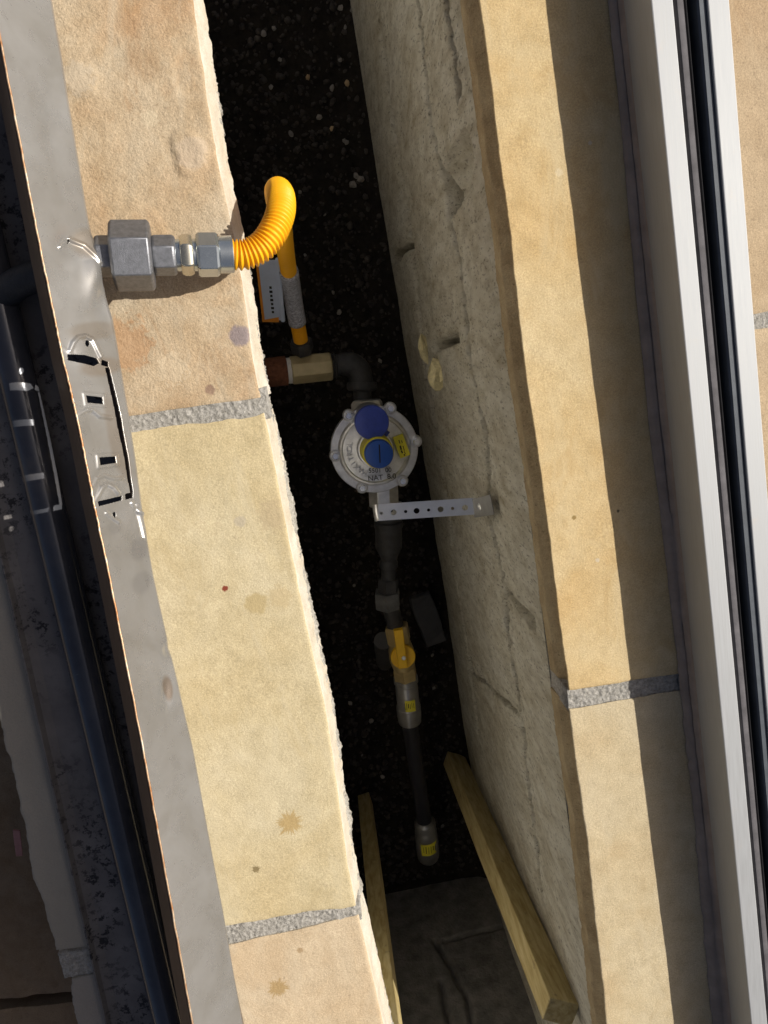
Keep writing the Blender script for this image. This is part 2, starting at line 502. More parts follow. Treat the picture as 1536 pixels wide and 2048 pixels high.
n = N('clear_label', .4, 0, .5); n.color(n.ramp(n.noise(260, 3, .7, n.map((1, 1, 3))), [(.42, (.25, .26, .31)), (.6, (.62, .64, .72))])); MAT['sleeve'] = n.m
MAT['galv'] = plain('galvanised_band', (.82, .83, .83), .36, .9, .5, .06, 80, .05)
MAT['galv_dull'] = plain('galvanised_band_dull', (.34, .335, .32), .5, .7, .5, .12, 80, .1)
MAT['pipe'] = plain('black_poly_pipe', (.018, .018, .024), .38, 0, .5, .2, 60, .05)
MAT['press'] = plain('press_fitting_steel', (.36, .36, .36), .36, .8, .5, .15, 60, .1)
MAT['conduit'] = plain('grey_conduit', (.09, .09, .09), .5, 0, .4, .15, 60, .1)

def timber():
    n = N('treated_pine', .8, spec=.25)
    co = n.map((1, 1, .12))
    gr = n.noise(160, 5, .6, co, .4)
    c = n.ramp(gr, [(.3, (.33, .24, .09)), (.5, (.46, .37, .17)), (.72, (.56, .47, .26))])
    c = n.mix(n.math('MULTIPLY', n.ramp(n.noise(75, 4, .7), [(.62, g(0)), (.72, g(1))]), .6), c, (.14, .12, .08))
    n.color(c); n.bump(gr, .25, .0006); return n.m
MAT['timber'] = timber()

def alu():
    n = N('brushed_aluminium', .6, .5, .35)
    st = n.map((1, .03, 1))
    s = n.noise(900, 3, .6, st)
    c = n.ramp(s, [(.3, (.38, .385, .385)), (.7, (.44, .45, .455))])
    d = n.ramp(n.noise(40, 5, .7), [(.60, g(0)), (.78, g(1))])
    c = n.mix(n.math('MULTIPLY', d, .25), c, (.5, .42, .33))
    n.color(c); n.rough(n.ramp(s, [(.3, g(.60)), (.7, g(.70))])); n.bump(s, .06, .0003)
    n.b.inputs['Anisotropic'].default_value = .0
    return n.m
MAT['alu'] = alu()
MAT['rubber'] = plain('black_rubber', (.012, .012, .013), .45, 0, .4, .2, 60, .2)
MAT['rubber_grey'] = plain('dusty_rubber', (.085, .08, .085), .75, 0, .3, .3, 60, .4, 300, .0005)
MAT['rubber_worn'] = plain('worn_rubber', (.075, .085, .098), .6, 0, .4, .2, 60, .2)
MAT['sealant'] = plain('grey_sealant', (.29, .235, .195), .6, 0, .35, .18, 60, .3, 200, .001)
MAT['ground'] = plain('terrace_ground', (.16, .13, .10), .95, 0, .2, .3, 5, .5, 80, .003)
MAT['stain'] = plain('stain_brown', (.34, .215, .065), .9, 0, .2, .2, 200, .3)
MAT['stain_damp'] = plain('stain_damp', (.40, .305, .15), .85, 0, .2, .15, 300, .3)
MAT['stain_grey'] = plain('stain_grey', (.27, .225, .215), .9, 0, .2, .2, 200, .4)
MAT['red'] = plain('red_speck', (.25, .035, .02), .6, 0, .3, .2, 200, 0)
MAT['pink'] = plain('pink_plastic', (.36, .17, .15), .6, 0, .4, .2, 100, .1)
MAT['foam'] = plain('yellow_foam', (.70, .62, .36), .9, 0, .2, .25, 150, .7, 300, .002)

# ------------------------------------------------------------------ ground far around
ZF = -0.76                              # cavity floor
gm = mesh_obj('ground', [(-60, -60, -.80), (60, -60, -.80), (60, 60, -.80), (-60, 60, -.80)], [(0, 1, 2, 3)], MAT['ground'])
gm['kind'] = 'structure'

# ------------------------------------------------------------------ coping stones
def curve_xy(px, z=0.0):
    return np.array([P(x, y, z)[:2] for x, y in px])

def resample2(c, n):
    s = np.concatenate([[0], np.cumsum(np.hypot(*np.diff(c, axis=0).T))])
    t = np.linspace(0, s[-1], n)
    return np.stack([np.interp(t, s, c[:, 0]), np.interp(t, s, c[:, 1])], 1)

def slab(name, parent, Lp, Rp, mat, z=0.0, th=.04, seed=1, relief=.0012, edge=(.0006, .0006), end=.0012,
         splay=(0.0, 0.0), res=.0022, raise_fn=None, side_rough=.0016, undercut=0.0, side_mat=None):
    """a stone slab between two outlines: uneven riven top, worn arrises, rough sides"""
    Lc, Rc = curve_xy(Lp, z), curve_xy(Rp, z)
    length = max(np.hypot(*np.diff(Lc, axis=0).T).sum(), np.hypot(*np.diff(Rc, axis=0).T).sum())
    width = np.hypot(*(Lc - Rc[np.linspace(0, len(Rc) - 1, len(Lc)).astype(int)]).T).max()
    nv = int(length / res) + 2
    nu = int(width / res) + 2
    Lc = resample2(Lc, nv); Rc = resample2(Rc, nv)
    Lc[:, 0] += edge[0] * 2 * fbm(Lc[:, 1] * 70, Lc[:, 1] * 0 + 3, seed + 5, 5, .6)
    Rc[:, 0] += edge[1] * 2 * fbm(Rc[:, 1] * 70, Rc[:, 1] * 0 + 7, seed + 6, 5, .6)
    m = .0022 / width
    u = np.concatenate([[0, m * .35], np.linspace(m, 1 - m, nu - 4), [1 - m * .35, 1]])
    nu = len(u)
    G = Lc[:, None, :] * (1 - u)[None, :, None] + Rc[:, None, :] * u[None, :, None]
    # wavy ends
    for k, sgn in ((0, 1), (nv - 1, -1)):
        w = end * 2 * fbm(G[k, :, 0] * 38, G[k, :, 0] * 0 + k, seed + 9, 4, .55)
        for r in range(12):
            kk = k + sgn * r
            if 0 <= kk < nv: G[kk, :, 1] += w * (1 - r / 12)
    zz = z + relief * 2 * fbm(G[..., 0] * 16, G[..., 1] * 16, seed, 6, .55)
    if raise_fn is not None: zz = zz + raise_fn(G[..., 0], G[..., 1])
    du = np.minimum(u, 1 - u) * width
    dv = np.minimum(np.arange(nv), nv - 1 - np.arange(nv)) * length / nv
    drop = lambda d: .0009 * np.clip(1 - d / .0022, 0, 1) ** 2
    zz = zz - drop(du)[None, :] - drop(dv)[:, None]
    V = np.concatenate([G, zz[..., None]], -1).reshape(-1, 3)
    faces = [grid_faces(nu, nv)]
    # border ring
    ring = np.concatenate([np.arange(nu), nu - 1 + nu * np.arange(1, nv), (nv - 1) * nu + np.arange(nu - 2, -1, -1), nu * np.arange(nv - 2, 0, -1)])
    nr = len(ring)
    base = V[ring].copy()
    side = np.zeros(nr)
    side[nu - 1:nu - 1 + nv] = 1            # right edge
    side[nu - 1 + nv + nu - 2:] = -1        # left edge
    side[0] = -1
    prev = ring; allV = [V]; off = len(V)
    rows = 7
    s_arc = np.cumsum(np.hypot(*np.diff(base[:, :2], axis=0, append=base[:1, :2]).T))
    for k in range(1, rows + 1):
        t = k / rows
        q = base.copy(); q[:, 2] = z - th * t + (base[:, 2] - z) * (1 - t)
        ofs = side_rough * 2 * fbm(s_arc * 130, np.full(nr, t * 2.5), seed + 21, 4, .6) * min(1, t * 3)
        ofs = ofs - undercut * (1 if .1 < t < .5 else 0)
        q[:, 0] += np.where(side > 0, splay[1] * t + ofs, np.where(side < 0, -(splay[0] * t + ofs), 0))
        q[:, 1] += np.where(side == 0, ofs * .5, 0)
        idx = off + np.arange(nr)
        nxt = np.roll(np.arange(nr), -1)
        faces.append(np.stack([prev, idx, idx[nxt], prev[nxt]], -1))
        allV.append(q); prev = idx; off += nr
    o = np_mesh(name, np.concatenate(allV), np.concatenate(faces), mat, parent)
    if side_mat:
        o.data.materials.append(side_mat)
        idx = np.zeros(len(o.data.polygons), np.int32); idx[len(faces[0]):] = 1
        o.data.polygons.foreach_set('material_index', idx)
    smooth_angle(o, 50)
    return o

# the stones' outlines, surveyed from the photograph
A_L = [(-380, -120), (-250, 400), (-130, 888)]
A_R = [(358, -120), (385, 0), (415, 200), (440, 350), (463, 450), (490, 600), (503, 700), (521, 795)]
B_L = [(-122, 918), (0, 1444), (41, 1614), (68, 1759), (91, 1821), (112, 1902)]
B_R = [(529, 826), (566, 1017), (594, 1158), (611, 1244), (651, 1416), (673, 1563), (695, 1728), (712, 1812)]
C_L = [(140, 1962), (153, 2048), (185, 2200)]
C_R = [(717, 1832), (770, 2060), (800, 2200)]
D_L = [(944, -120), (958, 0), (978, 136), (999, 316), (1021, 474), (1043, 686), (1059, 799), (1088, 993), (1111, 1180), (1130, 1325), (1138, 1380)]
D_R = [(1335, -120), (1450, 1335)]
E_L = [(1138, 1420), (1146, 1490), (1174, 1681), (1190, 1844), (1206, 1980), (1212, 2048), (1230, 2200)]
E_R = [(1452, 1366), (1550, 2200)]

left_wall = thing('stone_wall', P(300, 1000, ZF), 'sandstone capped wall on the left that carries the steel burner tray', 'wall')
def flake_fn(x, y):
    """a thin flake left standing on the riven face"""
    out = 0
    for pts, h in (([(345, 262), (372, 258), (400, 278), (414, 300), (416, 325), (402, 346), (372, 354), (356, 348), (353, 315)], .0016),
                   ([(120, 165), (200, 150), (195, 175), (150, 185)], .001),
                   ([(240, 430), (330, 470), (300, 480), (235, 450)], .0009),
                   ([(360, 100), (420, 180), (400, 190), (350, 130)], -.0009)):
        w = curve_xy(pts)
        c = w.mean(0)
        ang = np.arctan2(y - c[1], x - c[0]); r = np.hypot(x - c[0], y - c[1])
        wa = np.arctan2(w[:, 1] - c[1], w[:, 0] - c[0]); wr = np.hypot(*(w - c).T)
        o_ = np.argsort(wa)
        rr = np.interp(ang, np.concatenate([wa[o_] - 2 * np.pi, wa[o_], wa[o_] + 2 * np.pi]), np.tile(wr[o_], 3))
        rr = rr * (1 + .12 * fbm(x * 200, y * 200, 4, 3))
        out = out + h * np.clip((rr - r) / .0012, 0, 1)
    return out
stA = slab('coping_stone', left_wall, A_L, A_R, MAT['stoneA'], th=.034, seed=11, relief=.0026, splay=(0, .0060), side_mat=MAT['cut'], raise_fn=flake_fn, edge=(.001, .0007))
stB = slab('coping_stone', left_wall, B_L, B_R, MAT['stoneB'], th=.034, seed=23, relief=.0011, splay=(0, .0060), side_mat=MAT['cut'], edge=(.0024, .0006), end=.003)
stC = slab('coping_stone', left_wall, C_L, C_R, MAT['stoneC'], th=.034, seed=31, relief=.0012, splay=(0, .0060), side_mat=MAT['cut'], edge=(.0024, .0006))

def joint(parent, a, b, wa, wb, mat, z=-.0016, seed=3, depth=.03, name='mortar_joint'):
    """mortar strip between the ends of two stones: line a-b in survey pixels, half widths in metres"""
    pa, pb = P(*a, z)[:2], P(*b, z)[:2]
    L = np.hypot(*(pb - pa)); n = int(L / .0014) + 2; k = 15
    d = (pb - pa) / L; nrm = np.array([-d[1], d[0]])
    t = np.linspace(0, 1, n); s = np.linspace(-1, 1, k)
    w = wa + (wb - wa) * t
    G = pa + d * (t * L)[:, None, None] + nrm * (s[None, :] * w[:, None])[..., None]
    zz = z + .0030 * fbm(G[..., 0] * 330, G[..., 1] * 330, seed, 4, .8) + .003 * fbm(G[..., 0] * 55, G[..., 1] * 55, seed + 3)
    V = np.concatenate([G, zz[..., None]], -1).reshape(-1, 3)
    f = [grid_faces(k, n)]
    ring = np.concatenate([np.arange(k), k - 1 + k * np.arange(1, n), (n - 1) * k + np.arange(k - 2, -1, -1), k * np.arange(n - 2, 0, -1)])
    low = V[ring].copy(); low[:, 2] = z - depth
    idx = len(V) + np.arange(len(ring)); nx = np.roll(np.arange(len(ring)), -1)
    f.append(np.stack([ring, idx, idx[nx], ring[nx]], -1))
    return np_mesh(name, np.concatenate([V, low]), np.concatenate(f), mat, parent)

joint(left_wall, (-126, 903), (536, 806), .010, .012, MAT['mortar'], seed=5)
joint(left_wall, (122, 1932), (722, 1821), .013, .009, MAT['mortar'], seed=6)

# rough mortar squeezed out below the inner edge of the left stones
def mortar_bed(parent, px, mat, seed, out=.004, amp=.006, ztop=-.030, h=.020):
    c = resample2(curve_xy(px), 640); n = len(c)
    prof = [(-.012, .001), (.000, .0015), (.5, .0), (1.0, -.25), (.95, -.55), (.6, -.85), (0, -1.0), (-.012, -1.0)]
    V = np.zeros((n, len(prof), 3))
    o1 = out + amp * 2 * fbm(c[:, 1] * 26, c[:, 1] * 0, seed, 5, .62)
    o1 = np.clip(o1, -.004, .02)
    for k, (a, b) in enumerate(prof):
        x = c[:, 0] + .004 + (a if abs(a) < .02 else a * o1)
        zc = ztop + (b if b > 0 else b * h)
        V[:, k, 0] = x + (.0060 * fbm(c[:, 1] * 230, np.full(n, k * 1.7), seed + 4, 4, .75) if 0 < k < 7 else 0)
        V[:, k, 1] = c[:, 1]
        V[:, k, 2] = zc + (.0055 * fbm(c[:, 1] * 200, np.full(n, k * 2.3), seed + 8, 4, .7) if 1 < k < 7 else 0)
    return np_mesh('mortar_bed', V.reshape(-1, 3), grid_faces(len(prof), n), mat, parent)
mortar_bed(left_wall, A_R, MAT['mortar_white'], 41, .0002, .003)
mortar_bed(left_wall, [(524, 800)] + B_R + [(717, 1830)], MAT['mortar_white'], 43, .0020, .0034, -.026)
mortar_bed(left_wall, C_R, MAT['mortar_white'], 47, .001, .003)

# left wall's hidden masonry: recessed under the overhang
xl = -.092
def masonry(name, parent, x0, x1, y0, y1, z0, z1, mat, seed, face_dir=1):
    """rough block face on the plane X = x0 (looking along face_dir), solid back to x1"""
    ny, nz = int((y1 - y0) / .02), int((z1 - z0) / .02)
    y, z = np.meshgrid(np.linspace(y0, y1, ny), np.linspace(z0, z1, nz), indexing='ij')
    x = x0 + face_dir * .006 * fbm(y * 12, z * 12, seed)
    V = np.stack([x, y, z], -1).reshape(-1, 3)
    n0 = len(V)
    back = np.array([[x1, y0, z0], [x1, y0, z1], [x1, y1, z1], [x1, y1, z0]])
    o = np_mesh(name, V, grid_faces(nz, ny), mat, parent)
    return o
masonry('inner_face', left_wall, xl, -.2, -1.25, .75, ZF - .03, -.03, MAT['wall_left'], 51)
# outer face of the left wall
mesh_obj('outer_face', [(-.235, -1.25, -.8), (-.235, .75, -.8), (-.235, .75, -.03), (-.235, -1.25, -.03)], [(0, 1, 2, 3)], MAT['stoneG'], left_wall)
# wall core closes the space between both faces from above
mesh_obj('wall_core', [(-.235, -1.25, -.036), (xl, -1.25, -.036), (xl, .75, -.036), (-.235, .75, -.036)], [(0, 1, 2, 3)], MAT['mortar'], left_wall)

# ------------------------------------------------------------------ right wall with its rendered inner face
right_wall = thing('stone_wall', P(1000, 1000, ZF), 'right wall of the cavity with cracked rendered face and golden sandstone capping', 'wall')
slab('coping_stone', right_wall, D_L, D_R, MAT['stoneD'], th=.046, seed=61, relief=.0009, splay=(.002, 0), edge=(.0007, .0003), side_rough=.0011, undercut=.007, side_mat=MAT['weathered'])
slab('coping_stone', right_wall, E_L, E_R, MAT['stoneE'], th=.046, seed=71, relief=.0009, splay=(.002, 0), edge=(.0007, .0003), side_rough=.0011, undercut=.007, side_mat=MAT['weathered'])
joint(right_wall, (1135, 1401), (1451, 1351), .010, .011, MAT['mortar'], seed=7, z=-.0020, depth=.050)

edge_w = np.concatenate([curve_xy(D_L), curve_xy(E_L)])[::-1]
def xw(y): return np.interp(y, edge_w[:, 1], edge_w[:, 0]) + .002

XW = .170
def wall_pts(px): return [tuple(PX(x, y, XW)[1:]) for x, y in px]
cracks = [
    (wall_pts([(836, 0), (863, 245), (888, 370), (918, 523), (934, 642), (945, 737), (968, 881), (979, 1047), (1003, 1180), (1020, 1304), (1037, 1420), (1054, 1561), (1070, 1681), (1081, 1779)]), .010, .018),
    (wall_pts([(1003, 1180), (1030, 1210), (1063, 1245)]), .007, .018),
    (wall_pts([(755, -20), (784, 218), (806, 354), (828, 506), (841, 642), (862, 800), (898, 1034), (905, 1104), (915, 1175), (940, 1330), (960, 1480)]), .013, .018),
    (wall_pts([(895, -20), (905, 60), (918, 136), (920, 190)]), .008, .014),
    (wall_pts([(872, 695), (895, 685), (920, 676)]), .006, .014),
    (wall_pts([(940, 1340), (985, 1380), (1030, 1425)]), .005, .010),
    (wall_pts([(790, 520), (812, 500), (830, 490)]), .010, .014),
]
y = np.arange(-1.22, .72, .0024); z = np.linspace(ZF - .03, -.040, 380)
Yg, Zg = np.meshgrid(y, z, indexing='ij')
Dx = .0022 * fbm(Yg * 8, Zg * 3, 81, 5, .5) + .0010 * fbm(Yg * 80, Zg * 26, 83, 5, .7)
# trowelled mortar smears over the bed joints: the blocks stand a little proud or back
for zc, hgt in ((-.12, .05), (-.33, .06), (-.55, .06)):
    Dx = Dx + .0018 * np.exp(-((Zg - zc - .02 * fbm(Yg * 5, Yg * 0, 84)) / hgt) ** 2) * (1 + 1.2 * fbm(Yg * 18, Zg * 18, 85))
yw = Yg + .004 * fbm(Yg * 60, Zg * 20, 87, 4, .6); zw = Zg + .014 * fbm(Yg * 40, Zg * 12, 88, 5, .7)
for pts, wd, dp in cracks:
    d = seg_dist(yw, zw, pts)
    wmod = wd * (.40 + 1.1 * vnoise(Yg * 45, Zg * 14, 89))
    Dx = Dx - 2.6 * dp * np.exp(-(d / (.62 * wmod)) ** 4) + .0010 * np.exp(-((d - .012) / .007) ** 2) * fbm(Yg * 30, Zg * 30, 91) * 2
    Dx = Dx + .009 * np.exp(-(d / .024) ** 2) * (fbm(Yg * 150, Zg * 60, 93, 4, .75) - .12)
Dx = Dx * np.clip((-.046 - Zg) / .03, .25, 1)
# the gouge
gp = np.array(wall_pts([(905, 358), (925, 322), (942, 312), (945, 340), (916, 372), (893, 392)]))
gd = seg_dist(yw, zw, [tuple(p) for p in np.array(wall_pts([(900, 380), (920, 345), (938, 322)]))])
Dx = Dx - .020 * np.clip(1.3 - gd / .020, 0, 1) ** .6
Vw = np.stack([xw(Yg) - Dx, Yg, Zg], -1).reshape(-1, 3)
np_mesh('inner_face', Vw, grid_faces(len(z), len(y))[:, ::-1], MAT['wall'], right_wall)
mesh_obj('wall_core', [(.168, -1.22, -.048), (.42, -1.22, -.048), (.42, .72, -.048), (.168, .72, -.048)], [(0, 1, 2, 3)], MAT['mortar'], right_wall)

# ------------------------------------------------------------------ end wall and floor of the cavity
YE = float(P(860, 1770, ZF)[1])
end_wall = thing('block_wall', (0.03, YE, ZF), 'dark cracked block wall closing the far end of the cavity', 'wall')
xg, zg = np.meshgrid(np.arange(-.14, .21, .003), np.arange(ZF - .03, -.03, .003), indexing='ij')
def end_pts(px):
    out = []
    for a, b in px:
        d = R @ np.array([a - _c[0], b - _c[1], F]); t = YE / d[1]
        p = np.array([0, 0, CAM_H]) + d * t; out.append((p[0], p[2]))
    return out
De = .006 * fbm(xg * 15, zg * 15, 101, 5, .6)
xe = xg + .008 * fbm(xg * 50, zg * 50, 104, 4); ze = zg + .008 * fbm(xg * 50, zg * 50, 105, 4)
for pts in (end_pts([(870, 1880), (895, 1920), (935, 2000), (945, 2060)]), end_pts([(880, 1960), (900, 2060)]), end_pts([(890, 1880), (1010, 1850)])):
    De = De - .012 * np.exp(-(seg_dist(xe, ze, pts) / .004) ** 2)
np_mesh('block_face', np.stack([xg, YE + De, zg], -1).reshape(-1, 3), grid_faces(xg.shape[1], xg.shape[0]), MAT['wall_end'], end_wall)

fx, fy = np.meshgrid(np.arange(-.14, .22, .006), np.arange(YE - .02, .85, .006), indexing='ij')
fz = ZF + .010 * fbm(fx * 14, fy * 14, 111, 5, .6)
# soil banked up against the right wall
fz = fz + .03 * np.clip((fx - .13) / .05, 0, 1) ** 2 * (1 + fbm(fx * 20, fy * 20, 115))
soil = np_mesh('cavity_floor', np.stack([fx, fy, fz], -1).reshape(-1, 3), grid_faces(fx.shape[1], fx.shape[0])[:, ::-1], MAT['soil'])
soil['kind'] = 'structure'

rng = random.Random(5)
ICO = None
bm = bmesh.new(); bmesh.ops.create_icosphere(bm, subdivisions=1, radius=1.0)
ico_v = np.array([v.co[:] for v in bm.verts]); ico_f = np.array([[v.index for v in f.verts] for f in bm.faces]); bm.free()
def pebble_verts(c, r, rnd):
    sx, sy, sz = r * rnd.uniform(.7, 1.3), r * rnd.uniform(.6, 1.1), r * rnd.uniform(.4, .7)
    v = ico_v * (1 + np.array([rnd.uniform(-.22, .22) for _ in ico_v]))[:, None] * [sx, sy, sz]
    a = rnd.uniform(0, 6.28); ca, sa = math.cos(a), math.sin(a)
    v = np.stack([v[:, 0] * ca - v[:, 1] * sa, v[:, 0] * sa + v[:, 1] * ca, v[:, 2]], 1)
    return v + np.asarray(c)
def floor_z(x, y):
    i = min(max(int((x + .14) / .006), 0), fx.shape[0] - 1); j = min(max(int((y - YE + .02) / .006), 0), fx.shape[1] - 1)
    return fz[i, j]
gv, gf = [], []; k = 0
for i in range(5200):
    x, yy = rng.uniform(-.11, .165), rng.uniform(YE + .02, .8)
    r = rng.choice([.002, .003, .003, .004, .006])
    gv.append(pebble_verts((x, yy, floor_z(x, yy) + r * .2), r, rng)); gf.append(ico_f + k); k += len(ico_v)
gr = np_mesh('gravel', np.concatenate(gv), np.concatenate(gf), MAT['gravel'], None, False)
gr['kind'] = 'stuff'; tag(gr, 'dark fine gravel covering the cavity floor', 'gravel')

pebbles = [(548, 58, .004), (542, 176, .0055), (616, 154, .006), (694, 169, .006), (582, 268, .005), (664, 176, .006), (682, 20, .006), (706, 28, .006),
           (527, 68, .006), (688, 283, .005), (706, 370, .006), (722, 360, .007), (712, 353, .006), (638, 236, .005), (663, 258, .004), (693, 286, .005),
           (610, 510, .003), (666, 585, .004), (678, 625, .004), (680, 120, .004), (700, 1405, .005), (742, 1440, .006), (765, 1552, .005), (865, 1310, .004), (868, 1375, .005), (885, 1650, .005),
           (540, 425, .004), (600, 385, .004), (650, 430, .003), (760, 722, .004), (708, 1170, .0045), (724, 1510, .004), (690, 60, .004), (560, 120, .003)]
for i, (a, b, r) in enumerate(pebbles):
    p = P(a, b, ZF); p[2] = floor_z(p[0], p[1]) + r * .35
    tan = i in (2, 3, 14)
    o = mesh_obj('pebble', pebble_verts(p, r, rng), ico_f, MAT['pebble2' if tan else 'pebble'])
    own_origin(o)
    tag(o, 'tan pebble lying on the dark gravel near the cavity top end' if tan else 'small pale pebble lying on the dark gravel of the cavity floor', 'pebble',
        'tan pebbles on the cavity floor' if tan else 'pale pebbles on the cavity floor')

# ------------------------------------------------------------------ paving right of the channel and low paving on the left
pav = bpy.data.objects.new('terrace_paving', None); COL.objects.link(pav); pav.location = (.42, 0, -.04); pav['kind'] = 'structure'
slab('paving_slab', pav, [(1400, -150), (1450, 638)], [(2050, -260), (2150, 520)], MAT['stoneF'], z=0, th=.04, seed=121, relief=.0012, res=.004)
slab('paving_slab', pav, [(1452, 668), (1640, 2300)], [(2152, 560), (2350, 2300)], MAT['stoneF'], z=0, th=.04, seed=131, relief=.0012, res=.004)
joint(pav, (1440, 652), (2140, 540), .010, .010, MAT['mortar'], seed=8)

low = bpy.data.objects.new('lower_paving', None); COL.objects.link(low); low.location = (-.5, -.5, -.4); low['kind'] = 'structure'
slab('paving_slab', low, [(-900, 700), (-700, 2065)], [(300, 500), (420, 1960)], MAT['stoneG'], z=-.36, th=.05, seed=141, relief=.008, res=.006)
slab('paving_slab', low, [(-700, 2085), (-600, 2600)], [(420, 1980), (520, 2600)], MAT['stoneG'], z=-.36, th=.05, seed=151, relief=.004, res=.006)
slab('paving_slab', low, [(-1000, -400), (-905, 680)], [(150, -400), (300, 480)], MAT['stoneG'], z=-.36, th=.05, seed=161, relief=.004, res=.008)

# ------------------------------------------------------------------ aluminium glazing channel on the right stones
def line_at(px, z):
    pts = np.array([P(a, b, z) for a, b in px]); k = np.polyfit(pts[:, 1], pts[:, 0], 1)
    return k
ZC = .050
kL = line_at([(1302, 0), (1352, 500), (1405, 1055), (1462, 1627), (1503, 2048)], ZC)
kR = line_at([(1456, 0), (1500, 500)], ZC)
def cx(yy): return np.polyval(kL, yy)
WCH = float(np.mean([P(1456, 0, ZC)[0] - cx(P(1456, 0, ZC)[1]), P(1500, 500, ZC)[0] - cx(P(1500, 500, ZC)[1])]))
Y0, Y1 = -.85, .36
chan = thing('glazing_channel', (cx(-.2) + WCH / 2, -.2, 0), 'long aluminium glazing channel with black rubber seals on the right stones', 'channel')
def extrude(name, prof, mat, parent, n=2, bev=0, smooth=None, x_of=cx, y0=Y0, y1=Y1, wav=0, seed=0):
    ys = np.linspace(y0, y1, n); V = []; f = []; m = len(prof)
    for i, yy in enumerate(ys):
        for k, (a, b) in enumerate(prof):
            w = wav * float(fbm(np.array([yy * 6]), np.array([k * .3]), seed)[0]) if wav else 0
            V.append((x_of(yy) + a + w, yy, b))
    for i in range(n - 1):
        for k in range(m):
            j = (k + 1) % m
            f.append((i * m + k, i * m + j, (i + 1) * m + j, (i + 1) * m + k))
    f.append(tuple(range(m - 1, -1, -1))); f.append(tuple((n - 1) * m + k for k in range(m)))
    o = mesh_obj(name, V, f, mat, parent)
    bm = bmesh.new(); bm.from_mesh(o.data); bmesh.ops.recalc_face_normals(bm, faces=bm.faces); bm.to_mesh(o.data); bm.free()
    if bev: bevel(o, bev)
    if smooth: smooth_angle(o, smooth)
    return o
LIP = .0150
W = WCH
extrude('inner_flange', [(0, .002), (LIP, .002), (LIP, ZC), (0, ZC)], MAT['alu'], chan, bev=.0008)
extrude('outer_flange', [(W - LIP, .002), (W, .002), (W, ZC), (W - LIP, ZC)], MAT['alu'], chan, bev=.0008)
extrude('channel_base', [(LIP + .0003, .002), (W - LIP - .0003, .002), (W - LIP - .0003, .012), (LIP + .0003, .012)], MAT['alu'], chan)
extrude('rubber_seal', [(LIP + .0016, .014), (LIP + .0085, .014), (LIP + .0085, ZC - .003), (LIP + .0065, ZC - .0008), (LIP + .003, ZC - .0008), (LIP + .0016, ZC - .003)],
        MAT['rubber_grey'], chan, n=60, smooth=50, wav=.0008, seed=3)
extrude('rubber_seal', [(LIP + .0095, .014), (LIP + .0125, .014), (LIP + .0125, ZC - .006), (LIP + .011, ZC - .0045), (LIP + .0095, ZC - .006)],
        MAT['rubber'], chan, n=60, smooth=50, wav=.0004, seed=4)
extrude('rubber_seal', [(LIP + .0130, .014), (W - LIP - .0070, .014), (W - LIP - .0070, ZC - .016), (W - LIP - .008, ZC - .014), (LIP + .0145, ZC - .012), (LIP + .0130, ZC - .013)],
        MAT['rubber'], chan, n=60, smooth=50, wav=.0006, seed=5)

extrude('rubber_seal', [(W - LIP - .0062, .014), (W - LIP - .0006, .014), (W - LIP - .0006, ZC - .0022), (W - LIP - .005, ZC - .0022), (W - LIP - .0062, ZC - .0035)],
        MAT['rubber_worn'], chan, n=90, smooth=30, wav=.0011, seed=6)

# sealant along the foot of the channel
bl = np.array([P(*q, 0)[:2] for q in [(1196, -120), (1214, 0), (1244, 283), (1272, 599), (1297, 848), (1322, 1047), (1351, 1304), (1366, 1450), (1384, 1600), (1402, 1817), (1424, 2048), (1440, 2200)]])[::-1]
ys = np.linspace(bl[0, 1], bl[-1, 1], 700)
left = np.interp(ys, bl[:, 1], bl[:, 0]) + .0016 * fbm(ys * 90, ys * 0, 171, 4, .6) * np.where(ys < -.3, 2.2, .6)
rightx = cx(ys) + .001
prof = [(0, .0008), (.10, .0024), (.30, .0044), (.5, .0050), (.56, .0052), (.585, .0052), (.61, .0053), (.75, .0065), (.88, .0090), (1.0, .0125)]
V = np.zeros((len(ys), len(prof), 3))
for k, (a, b) in enumerate(prof):
    V[:, k, 0] = left + (rightx - left) * a; V[:, k, 1] = ys
    V[:, k, 2] = b + .0012 * fbm(ys * 25, np.full(len(ys), k * .8), 173, 4) + (-.0035 * (vnoise(ys * 9, ys * 0, 175) > .36) if k == 5 else 0)
sb = np_mesh('sealant_bead', V.reshape(-1, 3), grid_faces(len(prof), len(ys)), MAT['sealant'])
tag(sb, 'cracked grey sealant bead along the foot of the aluminium channel', 'sealant')

# ------------------------------------------------------------------ burner tray tipped on its side
tray = thing('burner_tray', P(150, 1000, 0), 'grey stainless steel burner tray tipped on its side on the left stones', 'burner tray')
rim_y = [-140, 500, 700, 1150, 1500, 2048, 2200, 2800]; rim_x = [-42, 81, 122, 218, 286, 385, 413, 522]
low_y = [-140, 0, 350, 450, 520, 580, 640, 700, 1150, 1500, 2048, 2200, 2800]; low_x = [74, 100, 158, 174, 188, 208, 222, 232, 302, 384, 484, 511, 619]
def z_rim(py): return .077 + .082 * py / 2048
def z_low(py): return .041 + .082 * py / 2048
NU = 120
pys = np.concatenate([np.linspace(-130, 430, 160), np.linspace(432, 640, 150), np.linspace(640.6, 1060, 640), np.linspace(1062, 2760, 520)]); NV = len(pys); us = np.linspace(0, 1, NU)
GP = np.zeros((NV, NU, 3)); PXs = np.zeros((NV, NU, 2))
def in_poly(x, y, poly):
    c = np.zeros(np.shape(x), bool); n = len(poly)
    for i in range(n):
        x1, y1 = poly[i]; x2, y2 = poly[(i + 1) % n]
        c ^= ((y1 > y) != (y2 > y)) & (x < (x2 - x1) * (y - y1) / (y2 - y1 + 1e-12) + x1)
    return c
